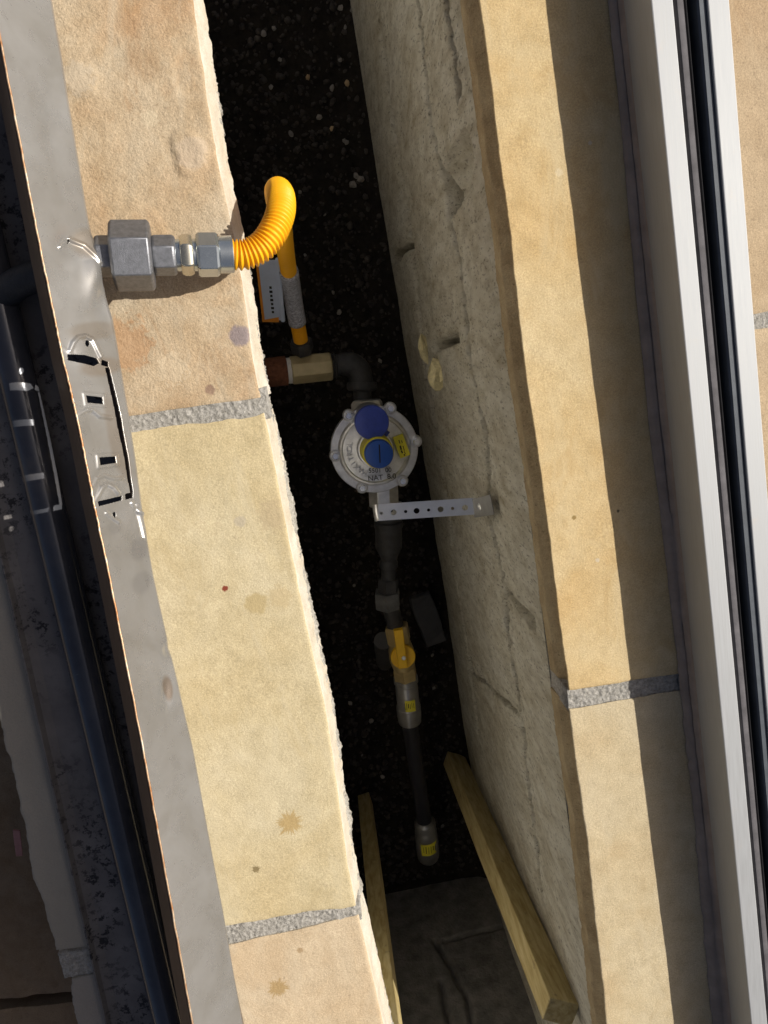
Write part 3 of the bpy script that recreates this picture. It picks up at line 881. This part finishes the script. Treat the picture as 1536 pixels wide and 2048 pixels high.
for i, py in enumerate(pys):
    xa = np.interp(py, rim_y, rim_x); 
    pb_y = py - 14
    xb = np.interp(pb_y, low_y, low_x)
    a = P(xa, py, z_rim(py)); b = P(xb, pb_y, z_low(py))
    GP[i] = a[None] * (1 - us)[:, None] + b[None] * us[:, None]
    PXs[i, :, 0] = xa + (xb - xa) * us; PXs[i, :, 1] = py - 14 * us
nrm = np.cross(GP[-1, 0] - GP[0, 0], GP[0, -1] - GP[0, 0]); nrm /= np.linalg.norm(nrm)
if nrm[2] < 0: nrm = -nrm
qx, qy = PXs[..., 0], PXs[..., 1]
dent = np.zeros(qx.shape)
def blob(cx_, cy_, rx, ry, h):
    global dent
    dent = dent + h * np.exp(-((qx - cx_) / rx) ** 2 - ((qy - cy_) / ry) ** 2)
blob(135, 486, 26, 26, -.002); blob(185, 540, 20, 55, .004); blob(205, 600, 26, 45, -.002)
blob(160, 700, 26, 26, .0014); blob(228, 1035, 20, 22, -.0012); blob(218, 985, 18, 20, .0014)
blob(190, 860, 60, 30, -.0012); blob(205, 955, 50, 18, -.0010)
blob(335, 1300, 10, 14, -.002); blob(330, 1388, 10, 30, -.0016); blob(300, 1160, 30, 60, .0006); blob(105, 250, 30, 90, -.0008)
def crease(pts, w, h):
    global dent
    dent = dent + h * np.exp(-(seg_dist(qx, qy, pts) / w) ** 2)
for pts, h in (([(137, 702), (142, 687), (152, 676), (166, 673), (180, 680), (190, 700), (198, 714)], .0011),
               ([(153, 830), (168, 821), (180, 821), (195, 833), (216, 836)], .0010), ([(186, 968), (192, 957), (205, 951), (225, 958), (240, 957)], .0010),
               ([(190, 1000), (200, 976), (210, 969), (222, 976), (232, 988)], .0011), ([(118, 494), (138, 478), (165, 492), (192, 528)], .0012),
               ([(262, 1006), (274, 1022), (286, 1027)], .0009), ([(211, 1026), (222, 1034), (236, 1044)], .0009),
               ([(268, 1010), (278, 1045), (285, 1075)], -.0010), ([(120, 692), (150, 720)], .0004),
               ([(164, 788), (203, 792), (204, 813), (167, 810), (164, 788)], .0005), ([(190, 912), (228, 910), (231, 930), (193, 935), (190, 912)], .0005)):
    crease(pts, 3.4, h * 1.3)
panel = (qy > 715) & (qy < 1000)
dent = dent + .0010 * fbm(qx / 130, qy / 130, 201, 2)
dent = dent * np.clip(us[None, :] / .22, 0, 1) ** .8
dent = dent + np.where(panel, .0012 * np.sin((qy - 715) / 285 * math.pi), 0)
GP = GP + nrm * dent[..., None]
ccx = (qx[:-1, :-1] + qx[1:, 1:]) / 2; ccy = (qy[:-1, :-1] + qy[1:, 1:]) / 2
hole = np.zeros(ccx.shape, bool)
for poly in ([(133, 709), (165, 711), (190, 717), (196, 727), (184, 733), (168, 729), (134, 721)], [(200, 719), (214, 724), (214, 735), (199, 731)],
             [(207, 736), (216, 735), (240, 840), (265, 985), (258, 986), (231, 850)],
             [(167, 791), (200, 795), (201, 810), (170, 807)], [(193, 915), (225, 913), (228, 927), (196, 932)],
             [(194, 1003), (241, 991), (241, 1001), (196, 1013)], [(247, 988), (264, 984), (264, 996), (248, 1000)]):
    hole |= in_poly(ccx, ccy, poly)
for hx, hy, rx, ry in ((170, 688, 4.5, 7), (228, 1030, 3.5, 6.5), (135, 483, 3, 5)):
    hole |= ((ccx - hx) / rx) ** 2 + ((ccy - hy) / ry) ** 2 < 1
cover = np_mesh('side_panel', GP.reshape(-1, 3), grid_faces(NU, NV, 0, ~hole), MAT['steel'], tray)
sm = cover.modifiers.new('solid', 'SOLIDIFY'); sm.thickness = .0012; sm.offset = 0
# rounded fold at the lower edge that turns the sheet back under
fold = []
lowl = GP[:, -1]; inward = GP[:, -2] - GP[:, -1]; inward /= np.linalg.norm(inward, axis=1)[:, None]
step = 6
lo = lowl[::step]; n = len(lo)
dirs = []
for k, a in enumerate(np.linspace(0, math.radians(150), 8)):
    dirs.append((a))
rf = .004
V = np.zeros((n, 8, 3))
for k, a in enumerate(dirs):
    # roll from the panel direction round to the left underneath
    V[:, k] = lo - inward[::step] * rf * math.sin(a) - nrm * rf * (1 - math.cos(a))
np_mesh('folded_edge', V.reshape(-1, 3), grid_faces(8, n), MAT['steel'], tray)
U = np.zeros((n, 3, 3)); U[:, 0] = V[:, 7] + np.array([-.0005, 0, 0]); U[:, 1] = V[:, 7] + np.array([-.014, 0, -.024]); U[:, 2] = V[:, 7] + np.array([-.022, 0, 0]); U[:, 2, 2] = .0058
np_mesh('under_sheet', U.reshape(-1, 3), grid_faces(3, n), MAT['lip'], tray)
# raw heat-tinted top edge
rimline = GP[::4, 0]
jr = np.stack([fbm(np.arange(len(rimline)) * .5, np.arange(len(rimline)) * 0, 211, 3), np.zeros(len(rimline)), fbm(np.arange(len(rimline)) * .4, np.arange(len(rimline)) * 0, 213, 3)], 1) * .0006
sweep('cut_edge', rimline + jr + nrm * .0002, .0007, MAT['rim'], tray, seg=6)
# lip turned down inside the rim
V = np.zeros((len(rimline), 3, 3))
V[:, 0] = rimline + np.array([-.0012, 0, -.0006]); V[:, 1] = rimline + np.array([-.013, 0, -.020]); V[:, 2] = rimline + np.array([-.014, 0, -.030])
np_mesh('turned_lip', V.reshape(-1, 3), grid_faces(3, len(rimline)), MAT['lip'], tray)
# lower panel lying on the stones
pl = [(-330, -180), (25, 1200), (41, 1283), (83, 1448), (124, 1614), (166, 1800), (186, 1925), (215, 2048), (250, 2200)]
ky = np.polyfit(*np.array([P(a, b, .006)[:2] for a, b in pl[1:]]).T[::-1], 1)
def px_(yy): return np.polyval(ky, yy)
pw = min(float(P(np.interp(q, low_y, low_x), q, .006)[0] - px_(P(np.interp(q, low_y, low_x), q, .006)[1])) for q in (0, 500, 1000, 1500, 2048)) - .008
extrude('lower_panel', [(0, .0035), (pw, .0035), (pw, .0055), (.010, .0055), (.0035, .0075), (.0012, .0125), (0, .0125)], MAT['soot'], tray, x_of=px_, y0=-.80, y1=.42)
# burner tube with its feed
tb = np.array([P(a, b, .0185) for a, b in [(30, 743), (93, 1015), (143, 1200), (212, 1500), (337, 2048)]])
kt = np.polyfit(tb[:, 1], tb[:, 0], 1)
tube_path = [(np.polyval(kt, yy), yy, .0185) for yy in np.linspace(-.78, .35, 40)]
sweep('burner_tube', tube_path, .0125, MAT['blued'], tray, seg=32)
fp = P(178, 514, .053)
xt = float(np.polyval(kt, fp[1] - .012))
sweep('feed_pipe', catmull([(xt + .002, fp[1] - .012, .020), (xt + .02, fp[1] - .006, .030), (xt + .045, fp[1] - .003, .042), (fp[0] - .01, fp[1], .0525), (fp[0] + .004, fp[1], .053)], 8), .0105, MAT['blackiron'], tray, seg=20)

# ------------------------------------------------------------------ fittings between tray and hose
q0 = P(180, 513, .053); q1 = P(466, 509, .041)
ax = (q1 - q0); AL = np.linalg.norm(ax); axu = ax / AL
fit = thing('pipe_union', P(300, 520, 0), 'grey zinc plated pipe union with hex nuts sticking out of the tray', 'pipe fitting')
def at(px): return q0 + ax * (px - 180) / 286.0
k = .000352
def piece(name, x0, x1, r, mat, seg=6, rot=0.0, ch=.12, jit=0):
    L = (x1 - x0) / 286.0 * AL
    o = lathe(name, at(x0), axu, hexnut(L, r * k, ch) if seg == 6 else [(0, r * k * .97), (L * .06, r * k), (L * .94, r * k), (L, r * k * .97)], mat, fit, seg, rot, 30)
    if seg == 6: bevel(o, .0007)
    return o
piece('thread_sealant', 180, 193, 31, MAT['zinc'], 18)
piece('hex_body', 191, 246, 38, MAT['iron'], 6, .95)
piece('union_nut', 222, 303, 65, MAT['iron'], 6, .907, .07)
piece('hex_body', 302, 350, 38, MAT['iron'], 6, .85)
piece('nipple', 349, 400, 30, MAT['zinc'], 28)
piece('hex_nut', 358, 385, 39, MAT['zinc_y'], 6, .93, .2)
piece('flare_nut', 391, 438, 42, MAT['zinc'], 6, .80, .14)
piece('ferrule', 437, 466, 35, MAT['zinc'], 36)

# ------------------------------------------------------------------ yellow corrugated hose
hose = thing('gas_hose', P(603, 690, -.55), 'yellow corrugated gas hose looping down into the cavity', 'hose')
hp = catmull([at(462), P(490, 509, .040), P(522, 494, .038), P(547, 462, .034), P(561, 425, .024), P(562, 395, .004), P(556, 382, -.035),
              P(555, 396, -.09), P(560, 425, -.17), P(566, 465, -.27), P(573, 515, -.37), P(582, 570, -.445), P(591, 625, -.495), P(604, 694, -.535)], 40)
path, s = resample(hp, .00042)
def rib(s): 
    w = np.sin(2 * np.pi * s / .0028)
    return .0094 + .0010 * np.sign(w) * np.abs(w) ** .6
sweep('corrugated_tube', path, rib(s), MAT['hose'], hose, seg=28)
# printed clear sleeve round the lower run
i0 = np.argmin(np.linalg.norm(path - P(575, 545, -.41), axis=1)); i1 = np.argmin(np.linalg.norm(path - P(596, 648, -.51), axis=1))
sl = path[i0:i1:12]
sweep('printed_sleeve', sl, .0122, MAT['sleeve'], hose, seg=24)
endd = path[-1] - path[-20]
lathe('end_nut', path[-1] - endd / np.linalg.norm(endd) * .012, endd, hexnut(.02, .0165), MAT['blackiron'], hose, 6, .2)

# folded paper tag hanging beside the hose
tagt = thing('paper_tag', P(540, 640, -.50), 'folded white and orange paper tag hanging beside the yellow hose', 'tag')
ta, tb_ = P(534, 520, -.40), P(546, 640, -.48)
dt = (tb_ - ta); 
bar('tag_leaf', ta, tb_, .022, .0006, (1, 0, .25), MAT['paper'], tagt)
bar('tag_cover', ta + np.array([-.003, 0, -.003]), tb_ + np.array([-.0035, -.002, -.003]), .0225, .0006, (1, 0, .25), MAT['orange'], tagt)
for i in range(7):
    t = .42 + i * .07
    c = ta + dt * t + np.array([.001, 0, .0009])
    bar('print_mark', c, c + dt * .04, .004 if i % 2 else .003, .0002, (1, 0, .25), MAT['ink'], tagt)
bar('tag_fold', ta + np.array([.013, 0, .001]), tb_ + np.array([.013, -.004, .001]), .006, .005, (1, 0, .25), MAT['paper'], tagt, bev=.002)

# ------------------------------------------------------------------ tee, elbow
S = .000745
tee = thing('pipe_tee', P(620, 735, -.58), 'dull brass pipe tee under the hose end with a rusty plug on its left', 'pipe fitting')
t0, t1 = P(532, 746, -.535), P(668, 732, -.545)
td = (t1 - t0) / np.linalg.norm(t1 - t0); tl = np.linalg.norm(t1 - t0)
lathe('rusty_plug', t0, td, [(0, .019), (.003, .021), (tl * .30, .021), (tl * .31, .017)], MAT['rust'], tee, 24, 0, 40, .12, 3)
lathe('thread_tape', t0 + td * tl * .29, td, [(0, .0185), (tl * .09, .0185)], MAT['tape'], tee, 20, 0, 40, .08, 4)
bevel(lathe('tee_body', t0 + td * tl * .36, td, hexnut(tl * .60, .0215, .08), MAT['brass_pale'], tee, 8, math.radians(22), 20), .001)
lathe('thread', t0 + td * tl * .955, td, [(0, .0165), (.002, .0185), (.004, .0165), (.006, .0185), (.008, .0165), (.011, .0165)], MAT['blackiron'], tee, 20)
elb = thing('pipe_elbow', P(715, 740, -.58), 'black iron pipe elbow between brass tee and regulator', 'pipe fitting')
ep = catmull([P(672, 731, -.545), P(692, 728, -.545), P(709, 732, -.545), P(719, 745, -.545), P(722, 764, -.545), P(724, 778, -.545)], 8)
sweep('elbow_body', ep, np.interp(np.arange(len(ep)), [0, 5, 12, len(ep) - 10, len(ep) - 1], [.013, .0165, .0175, .0175, .0205]), MAT['blackiron'], elb, 24)
lathe('collar', P(724, 764, -.545), P(724, 782, -.545) - P(724, 764, -.545), [(0, .021), (.004, .0225), (.010, .0225), (.013, .019)], MAT['blackiron'], elb, 24)
lathe('nipple', P(724, 776, -.545), P(726, 816, -.545) - P(724, 776, -.545), [(0, .0135), (.034, .0135)], MAT['blackiron'], elb, 20)

# ------------------------------------------------------------------ regulator
ZR = -.475
rc = P(749, 899, ZR); rs = (CAM_H - ZR) / F * 1.0
reg = thing('gas_regulator', P(749, 899, ZR - .1), 'round grey die cast gas regulator with two blue caps', 'regulator')
upv = np.array([0, 0, 1.0])
RR = 89 * rs
lathe('flange', rc - upv * .012, upv, [(0, RR * .97), (.002, RR), (.011, RR), (.0125, RR * .985), (.0128, RR * .83), (.0170, RR * .785), (.0178, RR * .75), (.0165, RR * .72), (.019, RR * .45), (.021, RR * .34)], MAT['diecast'], reg, 72, 0, 35)
lathe('lower_body', rc - upv * .055, upv, [(0, .028), (.012, .040), (.03, RR * .86), (.0425, RR * .9)], MAT['diecast'], reg, 48)
for i, (a, b) in enumerate([(698, 832), (782, 817), (834, 884), (671, 913), (725, 977), (806, 963)]):
    pb = P(a, b, ZR + .008)
    lathe('bolt_boss', pb - upv * .0195, upv, [(0, .0085), (.013, .0085), (.0145, .007)], MAT['diecast'], reg, 16)
    lathe('bolt', pb - upv * .006, upv, [(0, .0052), (.0055, .0052), (.0065, .0042)], MAT['bolt'], reg, 12)
tc = P(751, 898, ZR + .01)
lathe('tower', tc - upv * .004, upv, [(0, .027), (.004, .0255), (.010, .0245), (.011, .020), (.052, .0190)], MAT['diecast'], reg, 40)
lathe('yellow_band', tc + upv * .0065, upv, [(0, .0225), (.001, .0228), (.036, .0212), (.037, .020)], MAT['yellow'], reg, 40)
capz = .052
cap = lathe('adjuster_cap', tc + upv * .044, upv, [(0, .0186), (.001, .0195), (.010, .0193), (.0125, .0183), (.0132, .017)], MAT['blue'], reg, 48)
cz = tc + upv * (.044 + .0134)
bar('cap_slot', cz + np.array([.002, .013, 0]), cz + np.array([-.001, -.011, 0]), .0016, .0012, (1, 0, 0), MAT['ink'], cap)
v0 = P(741, 842, ZR + .02)
lathe('vent_boss', v0 - upv * .03, upv, [(0, .024), (.02, .021), (.04, .0175), (.05, .0175)], MAT['diecast'], reg, 32)
vc = lathe('vent_cap', v0 + upv * .012, upv, [(0, .0215), (.001, .0232), (.011, .0232), (.0135, .0222), (.0142, .0208)], MAT['violet'], reg, 48)
bar('cap_tab', v0 + upv * .013 + np.array([.014, -.015, 0]), v0 + upv * .013 + np.array([.020, -.021, 0]), .008, .004, (1, 1, 0), MAT['violet'], vc, bev=.0008)
for kx, (a, b, a2, b2) in enumerate([(-.006, .008, -.001, -.002), (-.002, .004, .004, -.006), (.004, .010, .009, .002), (-.010, .002, -.006, -.006)]):
    zt = v0 + upv * .0263
    bar('moulded_mark', zt + np.array([a, b, 0]), zt + np.array([a2, b2, 0]), .0016, .0008, (1, .3, 0), MAT['violet'], vc)
# label plate with print
lc = P(803, 892, ZR + .012)
def flat(c, ang): return Matrix.Translation(Vector([float(v) for v in c])) @ Matrix.Rotation(ang, 4, 'Z')
rot0 = math.radians(-9.6)      # the regulator's lettering stands upright in the photograph
bar('label_plate', lc + np.array([-.003, .0155, 0]), lc + np.array([.003, -.0155, 0]), .0145, .0024, (1, 0, 0), MAT['yellow'], reg)
for i, (dx, dy, L, w) in enumerate([(-.0025, .009, .005, .0014), (.001, .008, .004, .001), (-.002, .001, .006, .0022), (.002, .0, .007, .001), (-.0012, -.006, .004, .002), (.0026, -.008, .004, .001), (.0015, -.012, .002, .002)]):
    c = lc + np.array([dx, dy, .0013])
    bar('print_mark', c, c + np.array([.0008, -L, 0]), w, .0003, (1, 0, 0), MAT['ink'], reg)
tz = ZR + .0095
text_mesh('lettering', '5501  00', .0092, MAT['ink'], flat(P(760, 941, tz), rot0 + math.radians(2)), reg)
text_mesh('lettering', 'NAT  8.0', .0105, MAT['ink'], flat(P(764, 955, tz), rot0 + math.radians(5)), reg)
cen = P(749, 899, tz)
word = 'MAXITROL'
for i, ch in enumerate(word):
    a = math.radians(238 - i * 11.5)            # runs clockwise up the left side
    rr = RR * .57
    p = cen + np.array([math.cos(a) * rr, math.sin(a) * rr, 0]); p[2] = ZR + .0088
    text_mesh('raised_letter', ch, .0110, MAT['diecast'], flat(p, a - math.pi / 2), reg, .0009)
# inlet and outlet
lathe('inlet', P(733, 800, ZR - .045), P(736, 840, ZR - .045) - P(733, 800, ZR - .045), [(0, .021), (.004, .024), (.03, .026)], MAT['diecast'], reg, 6, .3, 30)
o0 = P(766, 960, ZR - .045); o1 = P(768, 1012, ZR - .045)
bevel(lathe('outlet', o0, o1 - o0, hexnut(np.linalg.norm(o1 - o0), .0235, .08), MAT['diecast'], reg, 8, .3, 25), .001)

# ------------------------------------------------------------------ pipe run below the regulator
run = thing('pipe_reducer', P(776, 1120, -.60), 'black iron reducer and union below the regulator strap', 'pipe fitting')
def seg_l(name, a, za, b, zb, prof_r, mat, parent, seg=24, rot=0, sm=40, jit=0):
    p, q = P(*a, za), P(*b, zb); L = np.linalg.norm(q - p)
    return lathe(name, p, q - p, [(t * L, r) for t, r in prof_r], mat, parent, seg, rot, sm, jit)
seg_l('reducer_body', (776, 1008), -.525, (778, 1122), -.535, [(0, .018), (.28, .018), (.30, .0215), (.38, .0222), (.42, .0205), (.75, .0205), (.92, .0135), (1, .0125)], MAT['blackiron'], run)
seg_l('nipple', (777, 1115), -.535, (777, 1170), -.54, [(0, .0115), (1, .0115)], MAT['blackiron'], run, 20)
seg_l('collar', (777, 1120), -.535, (777, 1136), -.535, [(0, .013), (.2, .0145), (.8, .0145), (1, .013)], MAT['blackiron'], run, 20)
seg_l('union_collar', (777, 1158), -.54, (776, 1186), -.54, [(0, .0155), (.1, .0165), (.9, .0165), (1, .0155)], MAT['blackiron'], run, 6, .2)
seg_l('union_nut', (774, 1182), -.54, (776, 1214), -.545, [(0, .0195), (.08, .021), (.92, .021), (1, .0195)], MAT['greyiron'], run, 6, .35, 25)
seg_l('nipple', (779, 1205), -.548, (793, 1262), -.555, [(0, .0135), (1, .0135)], MAT['blackiron'], run, 20)

valve = thing('ball_valve', P(806, 1310, -.60), 'brass ball valve with a round yellow lever knob', 'valve')
seg_l('valve_end', (792, 1250), -.555, (799, 1285), -.558, [(0, .0185), (.1, .020), (.9, .020), (1, .0175)], MAT['brass'], valve, 6, .3, 25)
seg_l('valve_body', (799, 1282), -.558, (808, 1338), -.562, [(0, .0165), (.3, .0205), (.7, .0205), (1, .0165)], MAT['brass'], valve, 24)
seg_l('valve_end', (808, 1334), -.562, (812, 1358), -.565, [(0, .0185), (.1, .0195), (.9, .0195), (1, .0175)], MAT['brass'], valve, 6, .3, 25)
hc = P(806, 1313, -.525)
lathe('stem', hc - upv * .03, upv, [(0, .006), (.03, .006)], MAT['brass'], valve, 14)
knob = lathe('lever_disc', hc - upv * .004, upv, [(0, .0185), (.001, .0195), (.006, .0195), (.0072, .0185)], MAT['ypaint'], valve, 40)
h0, h1 = P(806, 1335, -.515), P(796, 1258, -.510)
bevel(bar('lever', h0, h1, .0145, .009, (1, 0, 0), MAT['ypaint'], valve), .0015)
lathe('lever_screw', P(807, 1315, -.511), upv, [(0, .0035), (.003, .0035), (.004, .0026)], MAT['galv'], knob, 10)

press = thing('press_coupling', P(815, 1400, -.62), 'grey steel press coupling with yellow sticker below the brass valve', 'pipe fitting')
seg_l('coupling_body', (811, 1352), -.566, (820, 1444), -.583, [(0, .0165), (.03, .020), (.12, .020), (.15, .0175), (.2, .0175), (.22, .0187), (.62, .0187), (.64, .0205), (.8, .0205), (.98, .019), (1, .0155)], MAT['press'], press, 32)
def wrap_label(name, a, za, b, zb, r, a0, a1, mat, parent, inkn=8):
    p, q = P(*a, za), P(*b, zb); d, s_, u_ = frame(q - p); L = np.linalg.norm(q - p)
    V = []; n = 14
    for i in range(n):
        t = a0 + (a1 - a0) * i / (n - 1)
        for e in (0, L): V.append(p + d * e + (s_ * math.cos(t) + u_ * math.sin(t)) * r)
    o = mesh_obj(name, V, [(2 * i, 2 * i + 1, 2 * i + 3, 2 * i + 2) for i in range(n - 1)], mat, parent, True)
    rnd = random.Random(9)
    for i in range(inkn):
        t = a0 + (a1 - a0) * (i + 1) / (inkn + 1); e0 = L * rnd.uniform(.15, .3); e1 = L * rnd.uniform(.6, .85)
        nrm_ = (s_ * math.cos(t) + u_ * math.sin(t))
        bar('print_mark', p + d * e0 + nrm_ * (r + .0001), p + d * e1 + nrm_ * (r + .0001), .0007 * rnd.choice([1, 2]), .0002, np.cross(d, nrm_), MAT['ink'], o)
    return o
wrap_label('sticker', (817, 1388), -.572, (819, 1410), -.576, .0190, .6, 2.0, MAT['yellow'], press)

pipe = seg_l('gas_pipe', (818, 1436), -.582, (850, 1652), -.655, [(0, .0135), (1, .0135)], MAT['pipe'], None, 32)
own_origin(pipe); tag(pipe, 'black plastic gas pipe running from the press coupling to the end elbow', 'pipe')
pe = thing('press_elbow', P(855, 1690, ZF), 'grey steel press elbow with yellow sticker turning into the soil', 'pipe fitting')
el = catmull([P(849, 1640, -.652), P(852, 1668, -.656), P(855, 1692, -.662), P(856, 1706, -.672), P(856, 1706, -.70), P(855, 1700, -.79)], 8)
sweep('elbow_body', el, np.interp(np.arange(len(el)), [0, 1, 5, 6, 14, len(el) - 1], [.0165, .0195, .0195, .0205, .0215, .0205]), MAT['press'], pe, 28)
wrap_label('sticker', (851, 1672), -.657, (853, 1694), -.661, .0222, 1.0, 2.7, MAT['yellow'], pe, 7)

# grey conduit stub and a flat stone behind the valve
cd = lathe('conduit_stub', P(770, 1328, ZF - .02), P(764, 1262, -.60) - P(770, 1328, ZF - .02), [(0, .016), (.15, .016), (.168, .0155)], MAT['conduit'], None, 24)
own_origin(cd); tag(cd, 'dark grey conduit stub standing beside the ball valve', 'conduit')
fs_ = bar('stone_offcut', P(838, 1190, ZF + .012), P(872, 1285, ZF + .012), .040, .022, (1, 0, 0), MAT['conduit'], None, bev=.003, cuts=5, wob=.008, seed=7)
own_origin(fs_); tag(fs_, 'flat grey stone offcut lying on the gravel beside the valve', 'stone')

# ------------------------------------------------------------------ perforated strap
strap = thing('pipe_strap', P(757, 1025, -.53), 'galvanised perforated strap tying the pipe to the right wall', 'strap')
w1 = PX(952, 1012, XW - .010)            # where the arm meets the wall
s0 = P(757, 1025, w1[2] - .012)
sd = w1 - s0; SL = np.linalg.norm(sd); sdu = sd / SL
syv = np.array([0, 1.0, 0]); syv = syv - sdu * np.dot(syv, sdu); syv /= np.linalg.norm(syv); snv = np.cross(sdu, syv)
HWS = .0098
holes_px = [(763, .0019), (787, .0034), (811, .0019), (833, .0034), (857, .0019), (881, .0034), (905, .0019), (930, .0034)]
cu = bpy.data.curves.new('band', 'CURVE'); cu.dimensions = '2D'; cu.fill_mode = 'BOTH'; cu.extrude = .0005
def poly2(pts):
    sp = cu.splines.new('POLY'); sp.points.add(len(pts) - 1); sp.use_cyclic_u = True
    for q, (a, b) in zip(sp.points, pts): q.co = (a, b, 0, 1)
poly2([(0, -HWS), (SL, -HWS), (SL, HWS), (0, HWS)])
for hx, hr in holes_px:
    # place along the strap where the photograph shows it
    best = min(np.linspace(0, 1, 400), key=lambda t: abs((lambda q: (_c[0] + q[0] / q[2] * F))(R.T @ (s0 + sd * t - [0, 0, CAM_H])) - hx))
    u0 = best * SL
    poly2([(u0 + hr * 1.0 * math.cos(t), -.001 + hr * math.sin(t)) for t in np.linspace(0, 2 * math.pi, 18, endpoint=False)])
tmp = bpy.data.objects.new('tmp', cu); COL.objects.link(tmp)
me = bpy.data.meshes.new_from_object(tmp); bpy.data.objects.remove(tmp)
Mb = Matrix.Identity(4)
for i in range(3):
    Mb[i][0] = sdu[i]; Mb[i][1] = syv[i]; Mb[i][2] = snv[i]; Mb[i][3] = s0[i]
me.transform(Mb); me.materials.clear(); me.materials.append(MAT['galv']); me.name = 'band'
bo = bpy.data.objects.new('band', me); COL.objects.link(bo); bo.parent = strap; bo.matrix_parent_inverse = inv_of(strap)
# the band bends down and runs to a loop round the pipe
pc = P(777, 1022, -.53); V = []
r_ = .0215
pts = []
for a in np.linspace(0, math.pi / 2, 6): pts.append((s0[0] - .004 * math.sin(a), s0[2] - .004 * (1 - math.cos(a))))
pts.append((s0[0] - .004, s0[2] - .03)); pts.append((pc[0] - r_, pc[2] + .03))
for a in np.linspace(math.pi, math.pi * 2.75, 22): pts.append((pc[0] + math.cos(a) * r_, pc[2] + math.sin(a) * r_))
for k, (a, b) in enumerate(pts):
    yc = s0[1] + (pc[1] - s0[1]) * np.clip((s0[2] - b) / (s0[2] - pc[2]), 0, 1)
    for e in (-HWS, HWS): V.append((a, yc + e, b))
lp = mesh_obj('pipe_loop', V, [(2 * i, 2 * i + 1, 2 * i + 3, 2 * i + 2) for i in range(len(pts) - 1)], MAT['galv'], strap, True)
m_ = lp.modifiers.new('solid', 'SOLIDIFY'); m_.thickness = .001; m_.offset = 0
# bent tab at the wall with its screw
tb0 = PX(947, 1016, XW - .012); tb1 = PX(990, 1008, XW - .004)
tabo = bar('wall_tab', tb0 + np.array([-.001, 0, .002]), tb1 + np.array([-.003, 0, 0]), .0215, .0012, (0, 1, 0), MAT['galv_dull'], strap, bev=.0003)
mid = tb0 * .6 + tb1 * .4
dn = np.cross(tb1 - tb0, [0, 1, 0]); dn /= np.linalg.norm(dn)
if dn[0] > 0: dn = -dn
lathe('screw_head', mid + dn * .0015, dn, [(0, .0048), (.001, .0046), (.0022, .003), (.0026, .0012)], MAT['galv'], tabo, 18)

# ------------------------------------------------------------------ timber battens
b0, b1 = P(908, 1520, ZF + .01), P(1122, 2025, -.10)
bt = bar('timber_batten', b0, b1, .036, .028, (1, -.55, 0), MAT['timber'], None, bev=.0012, cuts=6, wob=.001, seed=3)
own_origin(bt); tag(bt, 'sawn timber batten leaning against the right cavity wall', 'batten')
b0, b1 = P(730, 1600, ZF + .01), P(789, 2110, -.085)
bt = bar('timber_batten', b0, b1, .023, .026, (1, .12, 0), MAT['timber'], None, bev=.0012, cuts=6, wob=.001, seed=5)
own_origin(bt); tag(bt, 'timber batten standing under the edge of the left coping stones', 'batten')

# ------------------------------------------------------------------ foam scraps in the right wall
def lump(name, c, sx, sy, sz, mat, seed, rotv=(0, 0, 0)):
    rnd = random.Random(seed)
    bm = bmesh.new(); bmesh.ops.create_icosphere(bm, subdivisions=2, radius=1)
    for v in bm.verts:
        f = 1 + rnd.uniform(-.34, .30); v.co = Vector((v.co.x * sx * f, v.co.y * sy * f, v.co.z * sz * f))
    me = bpy.data.meshes.new(name); bm.to_mesh(me); bm.free(); me.materials.append(mat)
    o = bpy.data.objects.new(name, me); COL.objects.link(o); o.location = Vector([float(v) for v in c]); o.rotation_euler = rotv
    return o
o = lump('foam_scrap', PX(851, 700, XW - .004), .008, .022, .010, MAT['foam'], 3, (.5, 0, .2))
tag(o, 'upper pale yellow foam scrap poking out of the right wall', 'foam scrap', 'foam scraps on the right wall')
o = lump('foam_scrap', PX(874, 742, XW - .004), .012, .022, .022, MAT['foam'], 4, (.2, 0, -.2))
tag(o, 'lower pale yellow foam lump stuck on the right wall', 'foam scrap', 'foam scraps on the right wall')

# ------------------------------------------------------------------ pink tab beside the left stones
pt = bar('plastic_tab', P(33, 1660, -.30), P(39, 1712, -.31), .0085, .002, (1, 0, .1), MAT['pink'], None, bev=.0006, cuts=4, wob=.002, seed=4)
own_origin(pt); tag(pt, 'small pink plastic tab beyond the left edge of the stones', 'tab')
